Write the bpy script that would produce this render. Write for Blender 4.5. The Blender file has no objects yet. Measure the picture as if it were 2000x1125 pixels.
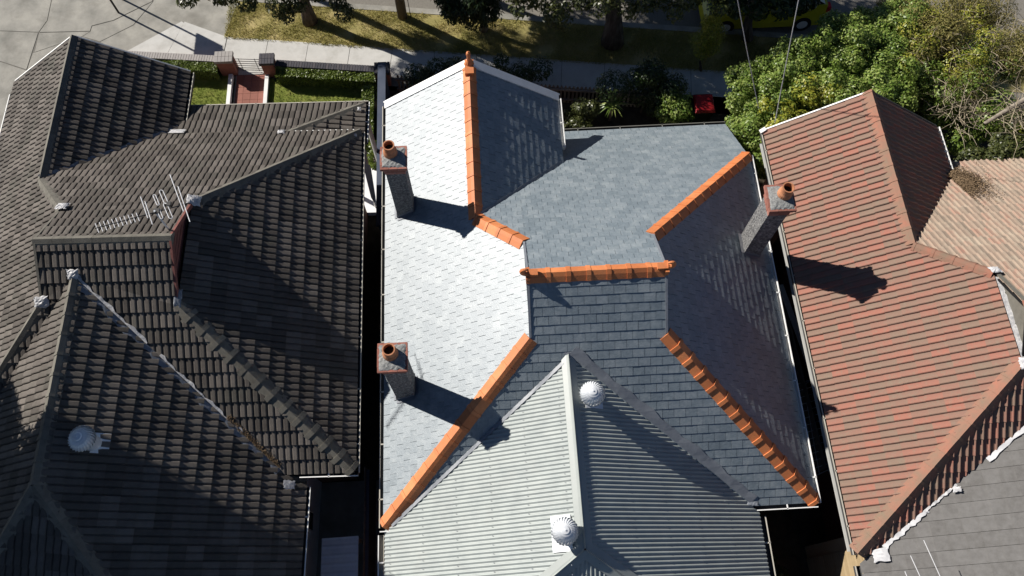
import bpy, math, random
import numpy as np
from mathutils import Matrix, Vector

random.seed(7)
RNG = np.random.default_rng(11)
scene = bpy.context.scene
COL = scene.collection

# ------------------------------------------------------------------ camera
TILT, ROLL, YAW = 0.392, 0.0034, 0.0582
CAM = np.array([0.0, 0.0, 21.6])
FPX = 1563.4
_d = np.array([math.sin(TILT)*math.sin(YAW), math.sin(TILT)*math.cos(YAW), -math.cos(TILT)])
_u = np.array([math.cos(TILT)*math.sin(YAW), math.cos(TILT)*math.cos(YAW), math.sin(TILT)])
_r = np.cross(_d, _u)
_r, _u = _r*math.cos(ROLL)+_u*math.sin(ROLL), -_r*math.sin(ROLL)+_u*math.cos(ROLL)
cam = bpy.data.cameras.new('camera')
cam.sensor_width = 36.0
cam.lens = 36.0*FPX/2000.0
cam.clip_start = 0.1
cam.clip_end = 800
camo = bpy.data.objects.new('camera', cam)
COL.objects.link(camo)
camo.matrix_world = Matrix(((_r[0], _u[0], -_d[0], CAM[0]), (_r[1], _u[1], -_d[1], CAM[1]),
                            (_r[2], _u[2], -_d[2], CAM[2]), (0, 0, 0, 1)))
scene.camera = camo
scene.render.resolution_x, scene.render.resolution_y = 1024, 576

# ------------------------------------------------------------------ light
SUN_EL, SUN_TRAVEL = 32.0, -33.0       # sun height; direction in which the light travels (degrees from +x)
e_, a_ = math.radians(SUN_EL), math.radians(SUN_TRAVEL)
SDIR = Vector((math.cos(e_)*math.cos(a_), math.cos(e_)*math.sin(a_), -math.sin(e_)))
world = bpy.data.worlds.new('World')
scene.world = world
world.use_nodes = True
wn = world.node_tree
sky = wn.nodes.new('ShaderNodeTexSky')
sky.sky_type = 'NISHITA'
sky.sun_disc = False
sky.sun_elevation = e_
sky.sun_rotation = math.atan2(-SDIR.x, -SDIR.y)
sky.air_density, sky.dust_density, sky.ozone_density = 0.55, 0.05, 2.0
bg = wn.nodes['Background']
bg.inputs['Strength'].default_value = 0.05
wn.links.new(sky.outputs[0], bg.inputs['Color'])
sun = bpy.data.lights.new('sun', 'SUN')
sun.energy = 5.0
sun.angle = math.radians(0.53)
sun.color = (1.0, 0.945, 0.87)
suno = bpy.data.objects.new('sun', sun)
COL.objects.link(suno)
suno.location = (-30, 20, 40)
suno.rotation_euler = SDIR.to_track_quat('-Z', 'Y').to_euler()
vs = scene.view_settings
vs.view_transform = 'Standard'
vs.look = 'None'
vs.gamma = 1.0
vs.use_curve_mapping = False
vs.exposure = 0.6

# ------------------------------------------------------------------ materials
def srgb(r, g, b):
    f = lambda c: c/12.92 if c <= 0.04045 else ((c+0.055)/1.055)**2.4
    return (f(r/255), f(g/255), f(b/255), 1)

class NT:
    def __init__(s, name):
        s.m = bpy.data.materials.new(name)
        s.m.use_nodes = True
        s.t = s.m.node_tree
        s.bsdf = s.t.nodes['Principled BSDF']
    def n(s, typ, **kw):
        nd = s.t.nodes.new(typ)
        for k, v in kw.items():
            if k.startswith('i_'):
                key = k[2:]
                key = int(key) if key.isdigit() else key.replace('_', ' ')
                nd.inputs[key].default_value = v
            else:
                setattr(nd, k, v)
        return nd
    def l(s, a, b): s.t.links.new(a, b)

def rnd_socket(k):
    """one random number per piece: a face attribute of joined meshes plus the object's own"""
    at = k.n('ShaderNodeAttribute', attribute_name='var')
    oi = k.n('ShaderNodeObjectInfo')
    ad = k.n('ShaderNodeMath', operation='ADD')
    k.l(at.outputs['Fac'], ad.inputs[0]); k.l(oi.outputs['Random'], ad.inputs[1])
    fr = k.n('ShaderNodeMath', operation='FRACT')
    k.l(ad.outputs[0], fr.inputs[0])
    return fr.outputs[0]

def mat(name, cols, rough=0.8, spec=0.3, scale=6.0, piece=False, bump=0.0, bscale=60.0, stretch=None,
        ior=None, metal=0.0, rvar=0.0, stain=None, stain_scale=1.2, stain_amt=0.5, transl=0.0, detail=6.0, coords='pos', bdist=0.01, piecemix=0.6, lichen=None):
    k = NT(name)
    b = k.bsdf
    geo = k.n('ShaderNodeNewGeometry')
    vec = geo.outputs['Position']
    if stretch:
        mp = k.n('ShaderNodeMapping'); mp.inputs['Scale'].default_value = stretch
        k.l(vec, mp.inputs[0]); vec = mp.outputs[0]
    nz = k.n('ShaderNodeTexNoise', i_Scale=scale, i_Detail=detail, i_Roughness=0.62)
    k.l(vec, nz.inputs['Vector'])
    fac = nz.outputs['Fac']
    mr = k.n('ShaderNodeMapRange'); mr.inputs[1].default_value = 0.28; mr.inputs[2].default_value = 0.72
    k.l(fac, mr.inputs[0]); fac = mr.outputs[0]
    if piece:
        rs = rnd_socket(k)
        mx = k.n('ShaderNodeMix', data_type='FLOAT'); mx.inputs[0].default_value = piecemix
        k.l(fac, mx.inputs[2]); k.l(rs, mx.inputs[3]); fac = mx.outputs[0]
    rp = k.n('ShaderNodeValToRGB')
    el = rp.color_ramp.elements
    while len(el) < len(cols): el.new(0.5)
    for i, c in enumerate(cols):
        el[i].position = i/(len(cols)-1) if len(cols) > 1 else 0
        el[i].color = c if len(c) == 4 else (*c, 1)
    k.l(fac, rp.inputs[0])
    col = rp.outputs[0]
    if stain is not None:
        n2 = k.n('ShaderNodeTexNoise', i_Scale=stain_scale, i_Detail=8.0, i_Roughness=0.7)
        k.l(geo.outputs['Position'], n2.inputs['Vector'])
        m2 = k.n('ShaderNodeMapRange'); m2.inputs[1].default_value = 0.5; m2.inputs[2].default_value = 0.68; m2.inputs[4].default_value = stain_amt
        k.l(n2.outputs['Fac'], m2.inputs[0])
        mc = k.n('ShaderNodeMix', data_type='RGBA'); k.l(m2.outputs[0], mc.inputs[0]); k.l(col, mc.inputs[6]); mc.inputs[7].default_value = stain
        col = mc.outputs[2]
    if lichen is not None:      # grey growth on the pans of the tiles, patchy
        la = k.n('ShaderNodeAttribute', attribute_name='pan')
        ln_ = k.n('ShaderNodeTexNoise', i_Scale=3.3, i_Detail=5.0)
        k.l(geo.outputs['Position'], ln_.inputs['Vector'])
        lm = k.n('ShaderNodeMapRange'); lm.inputs[1].default_value = 0.35; lm.inputs[2].default_value = 0.7; lm.inputs[3].default_value = 0.05; lm.inputs[4].default_value = 0.55
        k.l(ln_.outputs['Fac'], lm.inputs[0])
        lx_ = k.n('ShaderNodeMath', operation='MULTIPLY'); k.l(lm.outputs[0], lx_.inputs[0]); k.l(la.outputs['Fac'], lx_.inputs[1])
        lc = k.n('ShaderNodeMix', data_type='RGBA'); k.l(lx_.outputs[0], lc.inputs[0]); k.l(col, lc.inputs[6]); lc.inputs[7].default_value = lichen
        col = lc.outputs[2]
    k.l(col, b.inputs['Base Color'])
    b.inputs['Roughness'].default_value = rough
    b.inputs['Specular IOR Level'].default_value = spec
    b.inputs['Metallic'].default_value = metal
    if ior: b.inputs['IOR'].default_value = ior
    if rvar:
        m3 = k.n('ShaderNodeMapRange'); m3.inputs[3].default_value = rough-rvar; m3.inputs[4].default_value = rough+rvar
        k.l(fac, m3.inputs[0]); k.l(m3.outputs[0], b.inputs['Roughness'])
    if bump:
        nb = k.n('ShaderNodeTexNoise', i_Scale=bscale, i_Detail=4.0)
        k.l(vec, nb.inputs['Vector'])
        bp = k.n('ShaderNodeBump', i_Strength=bump, i_Distance=bdist)
        k.l(nb.outputs['Fac'], bp.inputs['Height']); k.l(bp.outputs[0], b.inputs['Normal'])
    if transl:
        tr = k.n('ShaderNodeBsdfTranslucent'); k.l(col, tr.inputs['Color'])
        ms = k.n('ShaderNodeMixShader'); ms.inputs[0].default_value = transl
        out = k.t.nodes['Material Output']
        k.l(b.outputs[0], ms.inputs[1]); k.l(tr.outputs[0], ms.inputs[2]); k.l(ms.outputs[0], out.inputs[0])
    return k.m

M = {}
M['slate'] = mat('slate', [(0.115, 0.145, 0.168), (0.165, 0.20, 0.226), (0.23, 0.262, 0.285)], rough=0.49, spec=0.5, ior=1.68, scale=14, piece=True, bump=0.3, bscale=40, rvar=0.05, piecemix=0.42,
                 stain=(0.34, 0.375, 0.385, 1), stain_scale=3.0, stain_amt=0.4)
M['felt'] = mat('felt', [(0.012, 0.012, 0.013), (0.02, 0.02, 0.022)], rough=0.9, spec=0.1)
M['ctile'] = mat('concrete_tile', [(0.056, 0.049, 0.043), (0.097, 0.085, 0.075), (0.158, 0.14, 0.124)], rough=0.78, spec=0.15, scale=9, piece=True, bump=0.5, bscale=90, piecemix=0.7,
                 stain=(0.085, 0.085, 0.07, 1), stain_scale=1.4, stain_amt=0.5)
M['ccap'] = mat('concrete_cap', [(0.085, 0.08, 0.068), (0.135, 0.127, 0.108), (0.175, 0.165, 0.14)], rough=0.85, spec=0.2, scale=7, piece=True, bump=0.5, bscale=90, piecemix=0.35)
M['rtile'] = mat('terracotta_tile', [(0.195, 0.14, 0.105), (0.215, 0.132, 0.10), (0.25, 0.128, 0.096), (0.305, 0.122, 0.088)], rough=0.8, spec=0.25, scale=11, piece=True, bump=0.5, bscale=80,
                 stain=(0.20, 0.175, 0.13, 1), stain_scale=9.0, stain_amt=0.5, piecemix=0.8, lichen=(0.15, 0.14, 0.10, 1))
M['rtile_bleached'] = mat('terracotta_tile_bleached', [(0.20, 0.165, 0.13), (0.26, 0.20, 0.155), (0.31, 0.235, 0.18), (0.30, 0.16, 0.12)], rough=0.85, spec=0.2, scale=9, piece=True, bump=0.5, bscale=80,
                 stain=(0.34, 0.29, 0.225, 1), stain_scale=2.0, stain_amt=0.7, piecemix=0.7)
M['rcap'] = mat('terracotta_cap_weathered', [(0.17, 0.135, 0.095), (0.24, 0.13, 0.09), (0.33, 0.125, 0.083)], rough=0.8, spec=0.25, scale=4, piece=True, bump=0.4, bscale=70, piecemix=0.3)
M['orange'] = mat('terracotta_new', [(0.40, 0.13, 0.048), (0.54, 0.18, 0.062), (0.66, 0.25, 0.10)], rough=0.58, spec=0.35, scale=5, piece=True, bump=0.3, bscale=60, stain=(0.40, 0.15, 0.07, 1), stain_scale=6, stain_amt=0.5)
M['pot'] = mat('chimney_pot_clay', [(0.30, 0.12, 0.06), (0.42, 0.18, 0.09), (0.50, 0.24, 0.13)], rough=0.7, spec=0.25, scale=8, bump=0.3, bscale=50, stain=(0.22, 0.11, 0.07, 1), stain_scale=6, stain_amt=0.5)
M['greytile'] = mat('grey_flat_tile', [(0.105, 0.10, 0.095), (0.14, 0.135, 0.13), (0.17, 0.165, 0.16)], rough=0.85, spec=0.2, scale=8, piece=True, bump=0.3, bscale=120, piecemix=0.3)
M['corr'] = mat('corrugated_steel', [(0.255, 0.285, 0.28), (0.30, 0.33, 0.32), (0.335, 0.365, 0.35)], rough=0.5, spec=0.5, scale=3, stain=(0.25, 0.26, 0.25, 1), stain_scale=2.5, stain_amt=0.3)
M['corrcap'] = mat('steel_capping', [(0.26, 0.285, 0.275), (0.31, 0.335, 0.32)], rough=0.45, spec=0.5, scale=2.5)
M['lead'] = mat('lead_flashing', [(0.14, 0.155, 0.18), (0.20, 0.215, 0.24)], rough=0.5, spec=0.5, scale=5, bump=0.3, bscale=15)
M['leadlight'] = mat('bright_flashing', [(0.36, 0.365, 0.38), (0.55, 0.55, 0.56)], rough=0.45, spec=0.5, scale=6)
M['silver'] = mat('silver_flashing', [(0.24, 0.245, 0.26), (0.42, 0.42, 0.43), (0.62, 0.61, 0.59)], rough=0.55, spec=0.5, scale=16, bump=0.6, bscale=30)
M['galv'] = mat('galvanised', [(0.62, 0.65, 0.68), (0.74, 0.76, 0.78)], rough=0.4, spec=0.5, metal=0.15, scale=8)
M['aluminium'] = mat('aluminium', [(0.7, 0.7, 0.7), (0.8, 0.8, 0.8)], rough=0.35, metal=0.3)
M['white'] = mat('white_paint', [(0.70, 0.70, 0.68), (0.80, 0.80, 0.78)], rough=0.5, spec=0.4, scale=3)
M['cream'] = mat('cream_gutter', [(0.42, 0.40, 0.34), (0.5, 0.47, 0.41)], rough=0.5, scale=3)
M['gutter'] = mat('olive_gutter', [(0.13, 0.13, 0.115), (0.18, 0.175, 0.155)], rough=0.5, scale=3)
M['darkgutter'] = mat('dark_gutter', [(0.05, 0.05, 0.05), (0.08, 0.08, 0.08)], rough=0.5, scale=3)
M['brick'] = mat('red_brick', [(0.20, 0.085, 0.065), (0.30, 0.13, 0.10), (0.40, 0.20, 0.16)], rough=0.9, spec=0.15, scale=10, piece=True, bump=0.4, bscale=90)
M['brickdark'] = mat('blue_brick', [(0.035, 0.035, 0.045), (0.06, 0.058, 0.068), (0.09, 0.08, 0.085)], rough=0.8, spec=0.25, scale=10, piece=True, bump=0.3, bscale=90)
M['brickpale'] = mat('pale_brick', [(0.30, 0.28, 0.27), (0.36, 0.34, 0.32)], rough=0.85, spec=0.2, scale=10, piece=True)
M['mortar'] = mat('mortar', [(0.25, 0.24, 0.22), (0.33, 0.32, 0.3)], rough=0.95, spec=0.1, bump=0.4)
M['flaunch'] = mat('flaunching', [(0.12, 0.125, 0.12), (0.24, 0.245, 0.24), (0.32, 0.325, 0.32)], rough=0.95, spec=0.1, scale=30, bump=0.7, bscale=60)
M['render'] = mat('roughcast', [(0.05, 0.05, 0.055), (0.20, 0.20, 0.20), (0.46, 0.45, 0.43)], rough=0.95, spec=0.15, scale=19, bump=1.0, bscale=42, bdist=0.05, stain=(0.06, 0.06, 0.065, 1), stain_scale=7, stain_amt=0.7)
M['soot'] = mat('soot', [(0.01, 0.008, 0.007), (0.02, 0.015, 0.012)], rough=0.95)
M['redpaint'] = mat('red_gablet_paint', [(0.14, 0.05, 0.042), (0.22, 0.085, 0.07)], rough=0.7, scale=8)
M['wallbrick'] = mat('wall_brick', [(0.12, 0.06, 0.045), (0.2, 0.10, 0.07)], rough=0.9, scale=8, bump=0.4)
M['wallwhite'] = mat('wall_white', [(0.72, 0.73, 0.74), (0.82, 0.82, 0.83)], rough=0.8, scale=2)
M['soffit'] = mat('soffit', [(0.4, 0.4, 0.38), (0.45, 0.45, 0.43)], rough=0.7)
M['glass'] = mat('window_glass', [(0.01, 0.012, 0.014), (0.014, 0.016, 0.018)], rough=0.08, spec=0.6)
M['concrete'] = mat('new_concrete', [(0.46, 0.455, 0.43), (0.54, 0.535, 0.51)], rough=0.9, spec=0.15, scale=2.2, bump=0.2, bscale=120, stain=(0.33, 0.32, 0.29, 1), stain_scale=1.5, stain_amt=0.5)
M['oldconcrete'] = mat('old_concrete', [(0.20, 0.196, 0.175), (0.30, 0.29, 0.26), (0.40, 0.385, 0.34)], rough=0.92, spec=0.12, scale=1.3, detail=10, bump=0.3, bscale=100, stain=(0.19, 0.18, 0.155, 1), stain_scale=0.9, stain_amt=0.6)
M['joint'] = mat('joint', [(0.13, 0.125, 0.11), (0.19, 0.18, 0.16)], rough=1)
M['asphalt'] = mat('asphalt', [(0.16, 0.15, 0.13), (0.22, 0.205, 0.18)], rough=0.95, scale=20, bump=0.3)
M['soil'] = mat('soil', [(0.035, 0.028, 0.02), (0.06, 0.048, 0.034), (0.085, 0.068, 0.05)], rough=1, spec=0.05, scale=4, bump=0.6, bscale=40)
M['turf'] = mat('turf', [(0.18, 0.175, 0.06), (0.31, 0.265, 0.11), (0.46, 0.37, 0.19)], rough=1, spec=0.05, scale=1.1, detail=10, bump=0.8, bscale=70)
M['lawn'] = mat('lawn', [(0.10, 0.13, 0.025), (0.17, 0.20, 0.045), (0.24, 0.24, 0.07)], rough=1, spec=0.05, scale=3, detail=8, bump=0.8, bscale=70)
M['blade'] = mat('grass_blade', [(0.18, 0.20, 0.045), (0.35, 0.32, 0.10), (0.55, 0.46, 0.23)], rough=0.7, spec=0.2, scale=1.0, piece=True, transl=0.25, piecemix=0.5)
M['blade2'] = mat('lawn_blade', [(0.06, 0.10, 0.012), (0.12, 0.17, 0.025), (0.2, 0.22, 0.05)], rough=0.7, spec=0.2, scale=2.0, piece=True, transl=0.25, piecemix=0.5)
M['redtilepath'] = mat('red_path_tile', [(0.22, 0.085, 0.06), (0.30, 0.12, 0.09)], rough=0.75, scale=9, piece=True)
M['bark'] = mat('bark', [(0.045, 0.035, 0.028), (0.10, 0.082, 0.068), (0.17, 0.145, 0.12)], rough=0.95, spec=0.1, scale=9, stretch=(1, 1, 0.18), bump=1.0, bscale=16, bdist=0.05)
M['palebark'] = mat('pale_bark', [(0.12, 0.10, 0.08), (0.22, 0.19, 0.155), (0.32, 0.28, 0.23)], rough=0.95, spec=0.1, scale=9, stretch=(1, 1, 0.25), bump=0.7, bscale=18)
M['polewood'] = mat('pole_timber', [(0.09, 0.07, 0.055), (0.16, 0.13, 0.105)], rough=0.9, scale=14, stretch=(1, 1, 0.1), bump=0.6, bscale=30)
M['timber'] = mat('grey_timber', [(0.13, 0.12, 0.105), (0.22, 0.20, 0.18)], rough=0.9, scale=10, stretch=(1, 1, 0.2), piece=True, bump=0.4)
M['paling'] = mat('tan_paling', [(0.30, 0.22, 0.12), (0.42, 0.32, 0.19)], rough=0.85, scale=10, piece=True, stretch=(1, 1, 0.2))
M['bluefence'] = mat('dark_blue_fence', [(0.05, 0.065, 0.10), (0.075, 0.09, 0.13)], rough=0.55, scale=3)
M['wire'] = mat('cable', [(0.35, 0.35, 0.35), (0.42, 0.42, 0.42)], rough=0.5)
M['black'] = mat('black_plastic', [(0.015, 0.015, 0.016), (0.025, 0.025, 0.025)], rough=0.5)
M['binred'] = mat('red_bin_lid', [(0.24, 0.01, 0.015), (0.32, 0.015, 0.02)], rough=0.4)
M['bingreen'] = mat('dark_bin_body', [(0.02, 0.03, 0.022), (0.03, 0.04, 0.03)], rough=0.5)
M['carpaint'] = mat('yellow_car_paint', [(0.42, 0.40, 0.02), (0.48, 0.45, 0.03)], rough=0.25, spec=0.5)
M['tyre'] = mat('tyre', [(0.012, 0.012, 0.012), (0.02, 0.02, 0.02)], rough=0.9)
M['taillight'] = mat('tail_light', [(0.45, 0.01, 0.015), (0.5, 0.015, 0.02)], rough=0.2)
M['shedroof'] = mat('blue_grey_sheet', [(0.55, 0.60, 0.68), (0.66, 0.70, 0.76)], rough=0.5)
M['litter'] = mat('leaf_litter', [(0.08, 0.055, 0.032), (0.17, 0.12, 0.075), (0.28, 0.20, 0.12)], rough=1, spec=0.05, scale=10, piece=True)
def leafmat(name, cols, transl=0.3, rough=0.4, spec=0.45):
    return mat(name, cols, rough=rough, spec=spec, scale=0.9, piece=True, transl=transl, piecemix=0.7)
M['leaf_dark'] = leafmat('leaf_dark', [(0.012, 0.025, 0.008), (0.03, 0.055, 0.014), (0.055, 0.085, 0.022)])
M['leaf_olive'] = leafmat('leaf_olive', [(0.03, 0.04, 0.012), (0.065, 0.08, 0.022), (0.12, 0.125, 0.04)])
M['leaf_green'] = leafmat('leaf_green', [(0.06, 0.125, 0.018), (0.17, 0.25, 0.042), (0.38, 0.43, 0.13)], rough=0.42, spec=0.4)
M['leaf_yellow'] = leafmat('leaf_yellow', [(0.13, 0.19, 0.02), (0.27, 0.29, 0.035), (0.46, 0.41, 0.06)])
M['leaf_gold'] = leafmat('leaf_gold', [(0.11, 0.12, 0.035), (0.21, 0.19, 0.055), (0.34, 0.28, 0.11)], rough=0.6, spec=0.2)
M['leaf_hedge'] = leafmat('leaf_hedge', [(0.06, 0.105, 0.012), (0.13, 0.18, 0.025), (0.20, 0.24, 0.045)])
M['leaf_red'] = leafmat('leaf_red', [(0.20, 0.05, 0.02), (0.35, 0.10, 0.04)])
M['twig'] = mat('twig', [(0.20, 0.16, 0.11), (0.33, 0.28, 0.20), (0.42, 0.37, 0.28)], rough=0.9, spec=0.1, scale=3, piece=True)

# ------------------------------------------------------------------ object helpers
def link(o): COL.objects.link(o); return o

def tag(o, label=None, cat=None, group=None, kind=None):
    if label: o['label'] = label
    if cat: o['category'] = cat
    if group: o['group'] = group
    if kind: o['kind'] = kind
    return o

def empty(name, loc=(0, 0, 0), label=None, cat=None, group=None):
    o = bpy.data.objects.new(name, None)
    o.empty_display_size = 0.3
    o.location = loc
    link(o)
    return tag(o, label, cat, group)

def set_parent(o, p):
    if p is None: return o
    o.parent = p
    # children carry world coordinates; every root here is an unrotated empty or a mesh at the origin
    loc = Vector((0, 0, 0))
    q = p
    while q is not None:
        loc += q.location
        q = q.parent
        break
    o.matrix_parent_inverse = Matrix.Translation(-Vector(p.location)) if p.type == 'EMPTY' else Matrix.Identity(4)
    return o

class MB:
    def __init__(s): s.v = []; s.f = []; s.var = []; s.pan = []
    def add(s, vs_, fs, var=None, pan=None, varf=None):
        o = len(s.v)
        s.v.extend([tuple(map(float, p)) for p in vs_])
        s.f.extend([tuple(i+o for i in f) for f in fs])
        s.var.extend([0.0 if var is None else var]*len(fs) if varf is None else [(0.0 if var is None else var)+q for q in varf])
        s.pan.extend([0.0]*len(fs) if pan is None else pan)
        return s
    def box(s, x0, x1, y0, y1, z0, z1, var=None):
        return s.add([(x0, y0, z0), (x1, y0, z0), (x1, y1, z0), (x0, y1, z0), (x0, y0, z1), (x1, y0, z1), (x1, y1, z1), (x0, y1, z1)],
                     [(0, 3, 2, 1), (4, 5, 6, 7), (0, 1, 5, 4), (1, 2, 6, 5), (2, 3, 7, 6), (3, 0, 4, 7)], var)
    def prism(s, poly, z0, z1, var=None):
        n = len(poly)
        f0 = (lambda p: z0) if not callable(z0) else z0
        f1 = (lambda p: z1) if not callable(z1) else z1
        return s.add([(p[0], p[1], f0(p)) for p in poly]+[(p[0], p[1], f1(p)) for p in poly],
                     [tuple(range(n))[::-1], tuple(range(n, 2*n))]+[(i, (i+1) % n, n+(i+1) % n, n+i) for i in range(n)], var)
    def obox(s, A, B, w, h, up=(0, 0, 1), var=None):
        """a bar from A to B, width w, height h"""
        A, B = np.array(A, float), np.array(B, float)
        t = B-A; t /= np.linalg.norm(t)
        up = np.array(up, float)
        side = np.cross(t, up); ln = np.linalg.norm(side)
        if ln < 1e-6: side = np.cross(t, (1, 0, 0)); ln = np.linalg.norm(side)
        side /= ln
        nu = np.cross(side, t)
        P = []
        for E_ in (A, B):
            for a, b in ((-1, -1), (1, -1), (1, 1), (-1, 1)):
                P.append(E_+side*a*w/2+nu*b*h/2)
        return s.add(P, [(0, 3, 2, 1), (4, 5, 6, 7), (0, 1, 5, 4), (1, 2, 6, 5), (2, 3, 7, 6), (3, 0, 4, 7)][::1], var)
    def tube(s, pts, rad, n=8, caps=True, var=None):
        pts = [np.array(p, float) for p in pts]
        if not hasattr(rad, '__len__'): rad = [rad]*len(pts)
        o = []
        fs = []
        prev = None
        for i, p in enumerate(pts):
            t = pts[min(i+1, len(pts)-1)]-pts[max(i-1, 0)]
            t = t/(np.linalg.norm(t)+1e-9)
            if prev is None:
                a = np.cross(t, (0.31, 0.95, 0.07) if abs(t[1]) < 0.9 else (1, 0, 0))
            else:
                a = prev-t*np.dot(prev, t)
            a /= np.linalg.norm(a)+1e-9
            prev = a
            b = np.cross(t, a)
            for j in range(n):
                th = 2*math.pi*j/n
                o.append(p+(a*math.cos(th)+b*math.sin(th))*rad[i])
        for i in range(len(pts)-1):
            for j in range(n):
                j2 = (j+1) % n
                fs.append((i*n+j, i*n+j2, (i+1)*n+j2, (i+1)*n+j))
        if caps:
            fs.append(tuple(range(n))[::-1]); fs.append(tuple(range((len(pts)-1)*n, len(pts)*n)))
        return s.add(o, fs, var)
    def lathe(s, c, prof, n=20, caps=(False, False), var=None):
        o = []; fs = []
        for (r, z) in prof:
            for j in range(n):
                th = 2*math.pi*j/n
                o.append((c[0]+r*math.cos(th), c[1]+r*math.sin(th), c[2]+z))
        for i in range(len(prof)-1):
            for j in range(n):
                j2 = (j+1) % n
                fs.append((i*n+j, i*n+j2, (i+1)*n+j2, (i+1)*n+j))
        if caps[0]: fs.append(tuple(range(n))[::-1])
        if caps[1]: fs.append(tuple(range((len(prof)-1)*n, len(prof)*n)))
        return s.add(o, fs, var)
    def mesh(s, name, m, smooth=False):
        me = bpy.data.meshes.new(name)
        me.from_pydata(s.v, [], s.f)
        if any(s.var):
            at = me.attributes.new('var', 'FLOAT', 'FACE')
            at.data.foreach_set('value', np.array(s.var, dtype=np.float32))
        if any(s.pan):
            at = me.attributes.new('pan', 'FLOAT', 'FACE')
            at.data.foreach_set('value', np.array(s.pan, dtype=np.float32))
        me.materials.append(M[m] if isinstance(m, str) else m)
        if smooth: me.polygons.foreach_set('use_smooth', [True]*len(me.polygons))
        me.update()
        return me
    def build(s, name, m, parent=None, smooth=False, **kw):
        o = bpy.data.objects.new(name, s.mesh(name, m, smooth))
        link(o)
        set_parent(o, parent)
        return tag(o, **kw)

def fast_mesh(name, V, F4, var, m, parent=None, **kw):
    """quads from numpy arrays"""
    me = bpy.data.meshes.new(name)
    nv, nf = len(V), len(F4)
    me.vertices.add(nv); me.vertices.foreach_set('co', V.astype(np.float32).ravel())
    me.loops.add(nf*4); me.loops.foreach_set('vertex_index', F4.astype(np.int32).ravel())
    me.polygons.add(nf)
    me.polygons.foreach_set('loop_start', np.arange(0, nf*4, 4, dtype=np.int32))
    me.update(calc_edges=True)
    at = me.attributes.new('var', 'FLOAT', 'FACE'); at.data.foreach_set('value', var.astype(np.float32))
    me.materials.append(M[m])
    o = bpy.data.objects.new(name, me)
    link(o); set_parent(o, parent)
    return tag(o, **kw)

def project(P):
    v = np.asarray(P, float)-CAM
    z = v@_d
    return 1000+FPX*(v@_r)/z, 562.5-FPX*(v@_u)/z, z

# ------------------------------------------------------------------ roofs
class Plane:
    """z = z0 + gx*x + gy*y in plan"""
    def __init__(s, z0, gx, gy): s.z0, s.gx, s.gy = z0, gx, gy
    def z(s, x, y): return s.z0+s.gx*x+s.gy*y
    @staticmethod
    def pts(a, b, c):
        A = np.array([[p[0], p[1], 1] for p in (a, b, c)], float)
        g = np.linalg.solve(A, np.array([p[2] for p in (a, b, c)], float))
        return Plane(g[2], g[0], g[1])
    def normal(s):
        n = np.array([-s.gx, -s.gy, 1.0]); return n/np.linalg.norm(n)
    def frame(s):
        N = s.normal()
        g = np.array([s.gx, s.gy, s.gx**2+s.gy**2]); V = g/np.linalg.norm(g)
        U = np.cross(V, N)
        return U, V, N

def isect_y(p, q, x):    # y where two planes meet at a given x
    return ((q.z0-p.z0)+(q.gx-p.gx)*x)/(p.gy-q.gy)
def isect_x(p, q, y):
    return ((q.z0-p.z0)+(q.gy-p.gy)*y)/(p.gx-q.gx)

def clip_poly(face, edges):
    """face: list of (u,v,w); edges: (px,py,nx,ny) keep n.(x-p)>=0"""
    out = face
    for (px, py, nx, ny) in edges:
        res = []
        n = len(out)
        for i in range(n):
            a, b = out[i], out[(i+1) % n]
            da = (a[0]-px)*nx+(a[1]-py)*ny
            db = (b[0]-px)*nx+(b[1]-py)*ny
            if da >= 0: res.append(a)
            if (da >= 0) != (db >= 0):
                t = da/(da-db)
                res.append(tuple(a[k]+(b[k]-a[k])*t for k in range(3)))
        out = res
        if len(out) < 3: return None
    return out

def slate_template(W, L, h0=0.022, h1=0.002, th=0.010, gap=0.009):
    a, b = gap/2, W-gap/2
    V = [(a, 0, h0), (b, 0, h0), (b, L, h1), (a, L, h1), (a, 0, h0-th), (b, 0, h0-th), (b, L, h1-th), (a, L, h1-th)]
    F = [(0, 1, 2, 3), (4, 5, 1, 0), (5, 6, 2, 1), (7, 4, 0, 3)]
    return V, F

def profile_template(prof, W, L, h0=0.030, h1=0.001, th=0.028, gap=0.002):
    V = []; F = []
    n = len(prof)
    for (u, w) in prof:
        u = min(max(u, gap/2), W-gap/2)
        V += [(u, 0, w+h0), (u, L, w+h1), (u, 0.004, w+h0-th)]
    for i in range(n-1):
        a, b = 3*i, 3*(i+1)
        F.append((a, b, b+1, a+1))
        F.append((a+2, b+2, b, a))
    F.append((2, 0, 1)); F.append((3*(n-1), 3*(n-1)+2, 3*(n-1)+1))
    return V, F

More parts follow.
